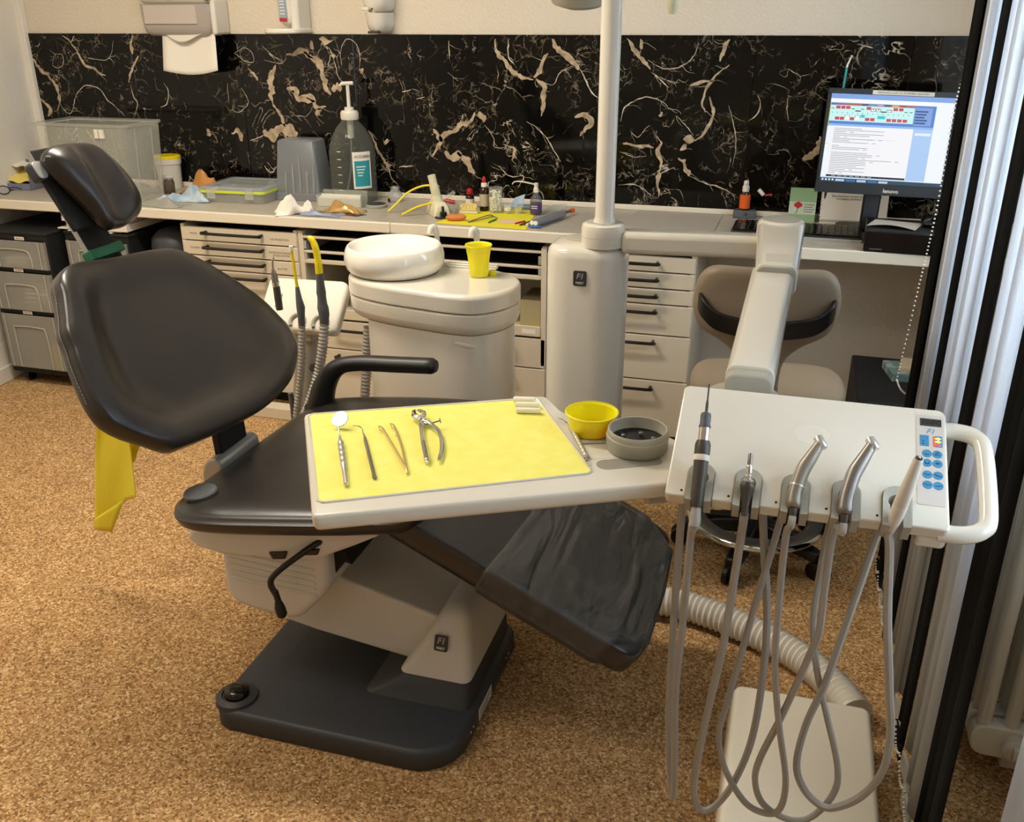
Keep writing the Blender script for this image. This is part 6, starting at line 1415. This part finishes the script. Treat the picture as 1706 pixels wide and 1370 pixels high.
for s_ in (-.0075, .0085):
    d = Vector((.96, -.28, 0)) * s_
    obj(G().tube([p + d, q + d], .0115, 14), 'barrel', M('grey_barrel', '#77777a', .3), t)
    obj(G().tube([p + d - (q - p) * .02, p + d + (q - p) * .01], .0085, 12), 'plunger', m_cotton, t)
obj(G().tube([q, q + (q - p) * .14, q + (q - p) * .34], [.010, .006, .0045], 12), 'neck', m_slate, t)
obj(G().tube([q + (q - p) * .34, q + (q - p) * .42], [.009, .010], 12), 'orange_tip', m_orange, t)
obj(G().tube([p + Vector((-.02, -.004, -.012)), p + Vector((.0, -.012, -.012)), p + Vector((.03, -.006, -.012))], .004, 8), 'blue_flange', M('blue_plastic', '#2f5f9c', .4), t)

# ------------------------------------------------------------------ computer place at the right
tag(obj(G().prism([(-.64, 3.52), (-.265, 3.50), (-.255, 3.845), (-.60, 3.845)], WZ, WZ + .0022), 'desk_mat', M('mat_grey', '#aaa193', .5), bevel=.0008), 'flat grey desk mat on the worktop right of the pole', 'desk mat')
t = thing('orange_bottle', 'small orange bottle with white pump standing on a grey block', 'bottle', (-.172, 3.835, WZ + .03)); m = Matrix.Translation((-.175, 3.835, WZ + .0305))
obj(G().lathe([(.0005, 0), (.019, 0), (.0205, .002), (.0205, .062), (.017, .070), (.012, .072)], 24, m), 'bottle_body', m_amber, t)
obj(G().lathe([(.0209, .006), (.0209, .060)], 24, m, False, False), 'label', m_orange, t)
obj(G().lathe([(.0135, .070), (.0135, .090), (.010, .094), (.010, .108), (.008, .113), (.0005, .114)], 20, m), 'pump', m_whitem, t)
obj(G().box(-.182, -.17, 3.816, 3.83, WZ + .132, WZ + .14), 'spout', m_whitem, t, bevel=.001)
t = thing('grey_block', 'grey plastic block under the orange bottle', 'stand', (-.17, 3.82, WZ))
obj(G().prism([(-.045, -.025), (.045, -.025), (.04, .03), (-.04, .03)], 0, .030, Matrix.Translation((-.170, 3.832, WZ))), 'block', m_slate, t, bevel=.003)
obj(G().lathe([(.006, 0), (.005, .001)], 12, axis((-.165, 3.8065, WZ + .016), (-.165, 3.80, WZ + .016))), 'button', m_greyd, t)
t = thing('small_brush', 'white and red small brush fixed on the black tiles', 'brush', (-.10, 3.86, .93))
obj(G().tube([(-0.1267, 3.85, 0.9585), (-0.1063, 3.85, 0.9384)], [.008, .0075], 12), 'white_end', m_paper, t)
obj(G().tube([(-0.1015, 3.85, 0.9363), (-0.088, 3.85, 0.9393), (-0.0744, 3.85, 0.94)], [.003, .003, .006], 10), 'red_end', m_red, t)
# keyboard
kb = thing('keyboard', 'black computer keyboard in front of the monitor', 'keyboard', (.02, 3.58, WZ))
kf_ = frame((-.20, 3.495, WZ), (1, -.035, 0), (.035, 1, .05))
obj(G().prism(rrect(0, .455, 0, .165, .012), .0015, .016, kf_), 'case', m_black, kb, bevel=.003)
obj(G().prism(rrect(-.002, .457, -.004, .006, .004), .000, .010, kf_), 'edge_strip', m_alu, kb, bevel=.001)
km = None; kk = []
for r_ in range(6):
    n = 20
    for c_ in range(n):
        if r_ == 0 and 4 <= c_ <= 8:
            continue
        x_ = .008 + c_ * .0222; y_ = .012 + r_ * .0245; 
        k_ = obj(G().box(x_, x_ + .0195, y_, y_ + .0205, .016, .0215, kf_), 'key', m_hand, kb, smooth=False)
        k_.modifiers.clear()
obj(G().box(.098, .198, .012, .0325, .016, .0215, kf_), 'space_bar', m_hand, kb, bevel=.001)
g = G()
rn = random.Random(8)
for r_ in range(6):
    for c_ in range(20):
        if r_ == 0 and 4 <= c_ <= 8: continue
        x_ = .008 + c_ * .0222; y_ = .012 + r_ * .0245; g.box(x_ + .004, x_ + .008 + .003 * rn.random(), y_ + .010, y_ + .015, .0215, .0217, kf_)
tag(obj(g, 'key_legends', m_inkb, kb, smooth=False), kind='stuff')
# leaflet, page
t = thing('leaflet', 'green and white leaflet with a red rose leaning at the tiles', 'leaflet', (.045, 3.82, WZ))
lf_ = frame((-.005, 3.805, WZ), (1, .0, 0), (0, .16, 1))
obj(G().box(0, .10, 0, .128, -.001, 0, lf_), 'sheet', M('mint', '#8fae84', .7), t, smooth=False)
obj(G().box(0, .10, .028, .075, .0001, .0006, lf_), 'pale_band', M('pale_mint', '#c3cbb4', .7), t, smooth=False)
g = G()
for a, b, r_ in ((.034, .066, .010), (.026, .063, .008), (.042, .063, .008), (.034, .058, .008)): g.lathe([(r_, 0), (.0005, .0004)], 10, lf_ @ Matrix.Translation((a, b, .0007)))
obj(g, 'rose', m_red, t, smooth=False)
obj(G().tube([lf_ @ Vector((.034, .056, .0008)), lf_ @ Vector((.03, .035, .0008)), lf_ @ Vector((.024, .03, .0008))], .0012, 5), 'stem', M('dark_green', '#2d3a22', .7), t)
for k in range(4): obj(G().box(.055, .095 - .006 * (k % 2), .064 - .009 * k, .0665 - .009 * k, .0007, .0010, lf_), 'text_line', m_inkb, t, smooth=False)
t = thing('ring_bound_page', 'white ring-bound page with two text lines under the monitor', 'notebook', (.23, 3.81, WZ))
nf_ = frame((.112, 3.80, WZ), (1, .06, 0), (0, .18, 1))
obj(G().box(0, .245, 0, .135, -.002, 0, nf_), 'page', m_paper, t, smooth=False)
for k in range(9): obj(G().tube([nf_ @ Vector((-.004 + .006 * cos(radians(a)), .008 + .015 * k, .004 * sin(radians(a)))) for a in range(0, 361, 45)], .0012, 5), 'ring', m_ink, t)
text('Bitte beachten: Geräte nach dem Patienten\nabschalten und Plätze desinfizieren', .0105, m_inkb, t, nf_ @ Matrix.Translation((.13, .098, .0006)))
obj(G().box(.0, .24, .004, .014, .0001, .0005, nf_), 'footer_band', m_grey, t, smooth=False)
# black device with papers
t = thing('desk_device', 'black flat device with a paper sheet on it at the worktop end', 'computer', (.36, 3.36, WZ))
df = frame((.253, 3.352, WZ), (1, -.06, 0), (.06, 1, 0))
obj(G().box(0, .30, 0, .22, 0, .075, df), 'body', m_black, t, bevel=.004)
obj(G().box(.0, .298, -.003, .002, .004, .07, df), 'front_panel', m_hand, t, bevel=.002)
obj(G().box(.02, .06, -.0036, -.003, .010, .013, df), 'mark', m_inkb, t, smooth=False)
tag(obj(G().grid(8, 6, lambda a, b: df @ Vector((.0 + .155 * a + .03 * b, .055 + .13 * b - .03 * a, .0765 + .010 * sin(pi * a) * (1 - b)))), 'loose_paper', M('printed_paper', '#b9b2a8', .9)), 'printed paper sheet lying on the black device', 'paper')
t = thing('computer_mouse', 'black computer mouse lying on the black device', 'mouse', (.46, 3.45, WZ + .08))
obj(G().sphere((0, 0, .012), (.028, .048, .018), 18, 8, df @ Matrix.Translation((.20, .13, .0755))), 'shell', m_hand, t)
obj(G().lathe([(.005, -.003), (.005, .003)], 12, df @ Matrix.Translation((.20, .105, .098)) @ Matrix.Rotation(pi / 2, 4, 'Y')), 'wheel', m_slate, t)
# monitor
mo = thing('monitor', 'black computer monitor showing a dental chart and text window', 'monitor', (.28, 3.62, WZ))
mfm = frame((0.0772, 3.55, 1.011), (.425, .03, -.012), (.0, .10, 1))
MW, MH = .428, .352
obj(G().prism(rrect(0, MW, 0, MH, .006), -.03, 0, mfm), 'housing', m_black, mo, bevel=.004)
g = G(); bz = (.014, .013, .030, .016)
g.box(0, MW, 0, .038, 0, .004, mfm); g.box(0, MW, MH - .018, MH, 0, .004, mfm); g.box(0, .012, .038, MH - .018, 0, .004, mfm); g.box(MW - .012, MW, .038, MH - .018, 0, .004, mfm)
obj(g, 'bezel', m_black, mo, bevel=.001)
SX0, SX1, SY0, SY1 = .012, MW - .012, .038, MH - .018; SWd, SHt = SX1 - SX0, SY1 - SY0
EM = {}
def em(c, s=1.0):
    if (c, s) not in EM: EM[(c, s)] = M('screen_' + c.strip('#'), '#000000', .4, emit=c, es=s)
    return EM[(c, s)]
ES = 1.0
scr = obj(G().box(SX0, SX1, SY0, SY1, .0002, .0008, mfm), 'screen', em('#eef3f8', ES), mo, smooth=False)
rects = {}
def R4(x0, y0, x1, y1, c, lay=1):
    """rectangle in screen fractions, y from the top"""
    rects.setdefault((c, lay), G()).box(SX0 + x0 * SWd, SX0 + x1 * SWd, SY1 - y1 * SHt, SY1 - y0 * SHt, .0008 + .00012 * (lay - 1), .0008 + .00012 * lay, mfm)
R4(0, 0, 1, .055, '#7fa2de'); R4(0, .055, .82, .10, '#f4f6f8'); R4(.0, .10, .86, .335, '#4f7cc8'); R4(.0, .105, .70, .125, '#9a7a6a', 2)
R4(.005, .128, .69, .305, '#c5f1ee', 2); R4(.695, .12, .835, .32, '#7d9bd6', 2); R4(0, .335, .86, .36, '#8fb2ea'); R4(.705, .36, .86, .97, '#a9c8ee')
R4(.72, .40, .85, .43, '#dfeafc', 2)
R4(.045, .37, .70, .915, '#f2f1f4', 2); R4(.045, .918, .70, .94, '#0e0f12', 3); R4(0, .955, 1, 1, '#1d3b4e', 2); R4(0, .94, .86, .955, '#cfe0f4', 2)
for k in range(5): R4(.70, .155 + .032 * k, .80 - .012 * (k % 3), .172 + .032 * k, '#2d4a86', 3)
for k, c in enumerate(('#5a6db8', '#8a6bb0', '#b06a50', '#c05a48', '#3e4e80', '#58a0c0', '#c8a0a0', '#4a4a52', '#d0c040', '#b04038', '#c85050')): R4(.01 + .062 * k, .106, .06 + .062 * k, .122, c, 3)
top_red = (.05, .091, .132, .30, .518, .563); bot_red = (.052, .092, .175, .30, .342, .475, .518, .562, .606)
for a in top_red: R4(a, .135, a + .036, .168, '#c8404c', 4)
for a in bot_red: R4(a, .258, a + .036, .292, '#c8404c', 4)
for a in (.21, .42): R4(a, .18, a + .045, .192, '#101214', 4)
for a in (.338, .380): R4(a, .15, a + .038, .185, '#101214', 4); R4(a + .004, .153, a + .034, .181, '#f4f6f6', 5); R4(a + .013, .155, a + .026, .167, '#b02030', 6)
R4(.465, .16, .508, .185, '#101214', 4); R4(.468, .164, .504, .181, '#f4f6f6', 5); R4(.468, .162, .504, .167, '#c8404c', 6)
for a in (.130, .215): R4(a, .235, a + .042, .262, '#303840', 4); R4(a + .003, .238, a + .039, .285, '#eef6f6', 5)
R4(.260, .225, .295, .258, '#3fc4c8', 4); R4(.398, .23, .462, .265, '#3fc4c8', 4)
for k in range(16): R4(.022 + .0415 * k, .207, .028 + .0415 * k, .217, '#404850', 4)
for a in (.012, .178, .255, .61, .65): R4(a, .16 if a < .6 else .175, a + .025, .168 if a < .6 else .183, '#303840', 4)
rn = random.Random(4)
for k in range(27):
    if k in (9, 13): continue
    y_ = .385 + .0195 * k; L_ = rn.choice((.05, .09, .12, .20, .26, .30, .36, .44))
    R4(.06, y_, .06 + L_ * 1.15, y_ + .0055, '#85878e', 3)
    if rn.random() < .3: R4(.06 + L_ * 1.15 + .03, y_, .06 + L_ * 1.15 + .06, y_ + .0055, '#85878e', 3)
R4(.055, .50, .57, .503, '#c9cbd0', 3)
for k in range(7): R4(.09 + .05 * k, .926, .125 + .05 * k, .932, '#c0c8d0', 4)
for k in range(4): R4(.015 + .028 * k, .966, .03 + .028 * k, .986, '#e8eef4', 3)
for k in range(5): R4(.13 + .09 * k, .966, .205 + .09 * k, .99, '#2f6aa8' if k % 2 else '#b9cfe0', 3)
R4(0, .10, .006, .37, '#c9c94a', 3); R4(.0, .56, .028, .58, '#d8d870', 3); R4(.003, .565, .024, .60, '#f4f4f0', 4)
for (c, lay), gq in rects.items(): tag(obj(gq, 'screen_field', em(c, ES), scr, smooth=False), kind='stuff')
tp_ = obj(G().box(.145, .345, MH - .0165, MH - .003, .004, .0046, mfm), 'taped_label', m_paper, mo, smooth=False)
text('WENN RÖG LÄUFT, PC IM ZIMMER 3 ANLASSEN', .0078, m_ink, tp_, mfm @ Matrix.Translation((.245, MH - .0098, .0048)))
text('lenovo', .019, m_trim, mo, mfm @ Matrix.Translation((.255, .0155, .0042)), name='bezel_lettering', bold=.0004)
text('L193', .006, m_inkb, mo, mfm @ Matrix.Translation((.03, MH - .011, .0042)), name='bezel_mark')
obj(G().box(MW / 2 - .03, MW / 2 + .03, -.135, .16, -.125, -.095, mfm), 'neck', m_black, mo, bevel=.006)
obj(G().box(MW / 2 - .05, MW / 2 + .05, .08, .16, -.10, -.0305, mfm), 'mount_plate', m_black, mo, bevel=.006)
obj(G().prism(rrect(.17, .41, 3.672, 3.79, .04), WZ, WZ + .014), 'foot', m_black, mo, bevel=.004)
# turquoise instrument clipped behind the monitor
t = thing('brush_handle', 'turquoise thin instrument with metal tip standing behind the monitor', 'dental instrument', (.09, 3.84, 1.3))
obj(G().tube([(0.1413, 3.83, 1.284), (0.1403, 3.83, 1.341), (0.1432, 3.83, 1.4159)], .0042, 10), 'handle', m_tealo, t)
obj(G().tube([(0.1432, 3.83, 1.4159), (0.1457, 3.83, 1.4282), (0.1534, 3.83, 1.4488)], [.0042, .003, .003], 8), 'metal_tip', m_steel, t)
obj(G().sphere((0.1549, 3.83, 1.4529), .005, 8, 6), 'knob_end', m_steel, t)
t2 = obj(G().tube([(0.1413, 3.83, 1.284), (.12, 3.82, .88), (.121, 3.82, .86)], [.0042, .005, .016], 10), 'stem', m_black, t)

# lamps in the ceiling (out of the frame)
for k, (a, b) in enumerate(((-1.85, 2.25), (-2.1, .95), (-1.60, -1.2))):
    t = thing('ceiling_lamp', ('ceiling lamp over the spittoon unit', 'ceiling lamp in front of the dental chair', 'ceiling lamp at the front end of the room')[k], 'lamp', (a, b, 2.58))
    obj(G().box(a - .62, a + .62, b - .17, b + .17, 2.586, 2.5995), 'lamp_frame', m_trim, t, bevel=.003)

for o in list(COL.objects):
    if o.name == 'x' or o.name.startswith('x.'): bpy.data.objects.remove(o)
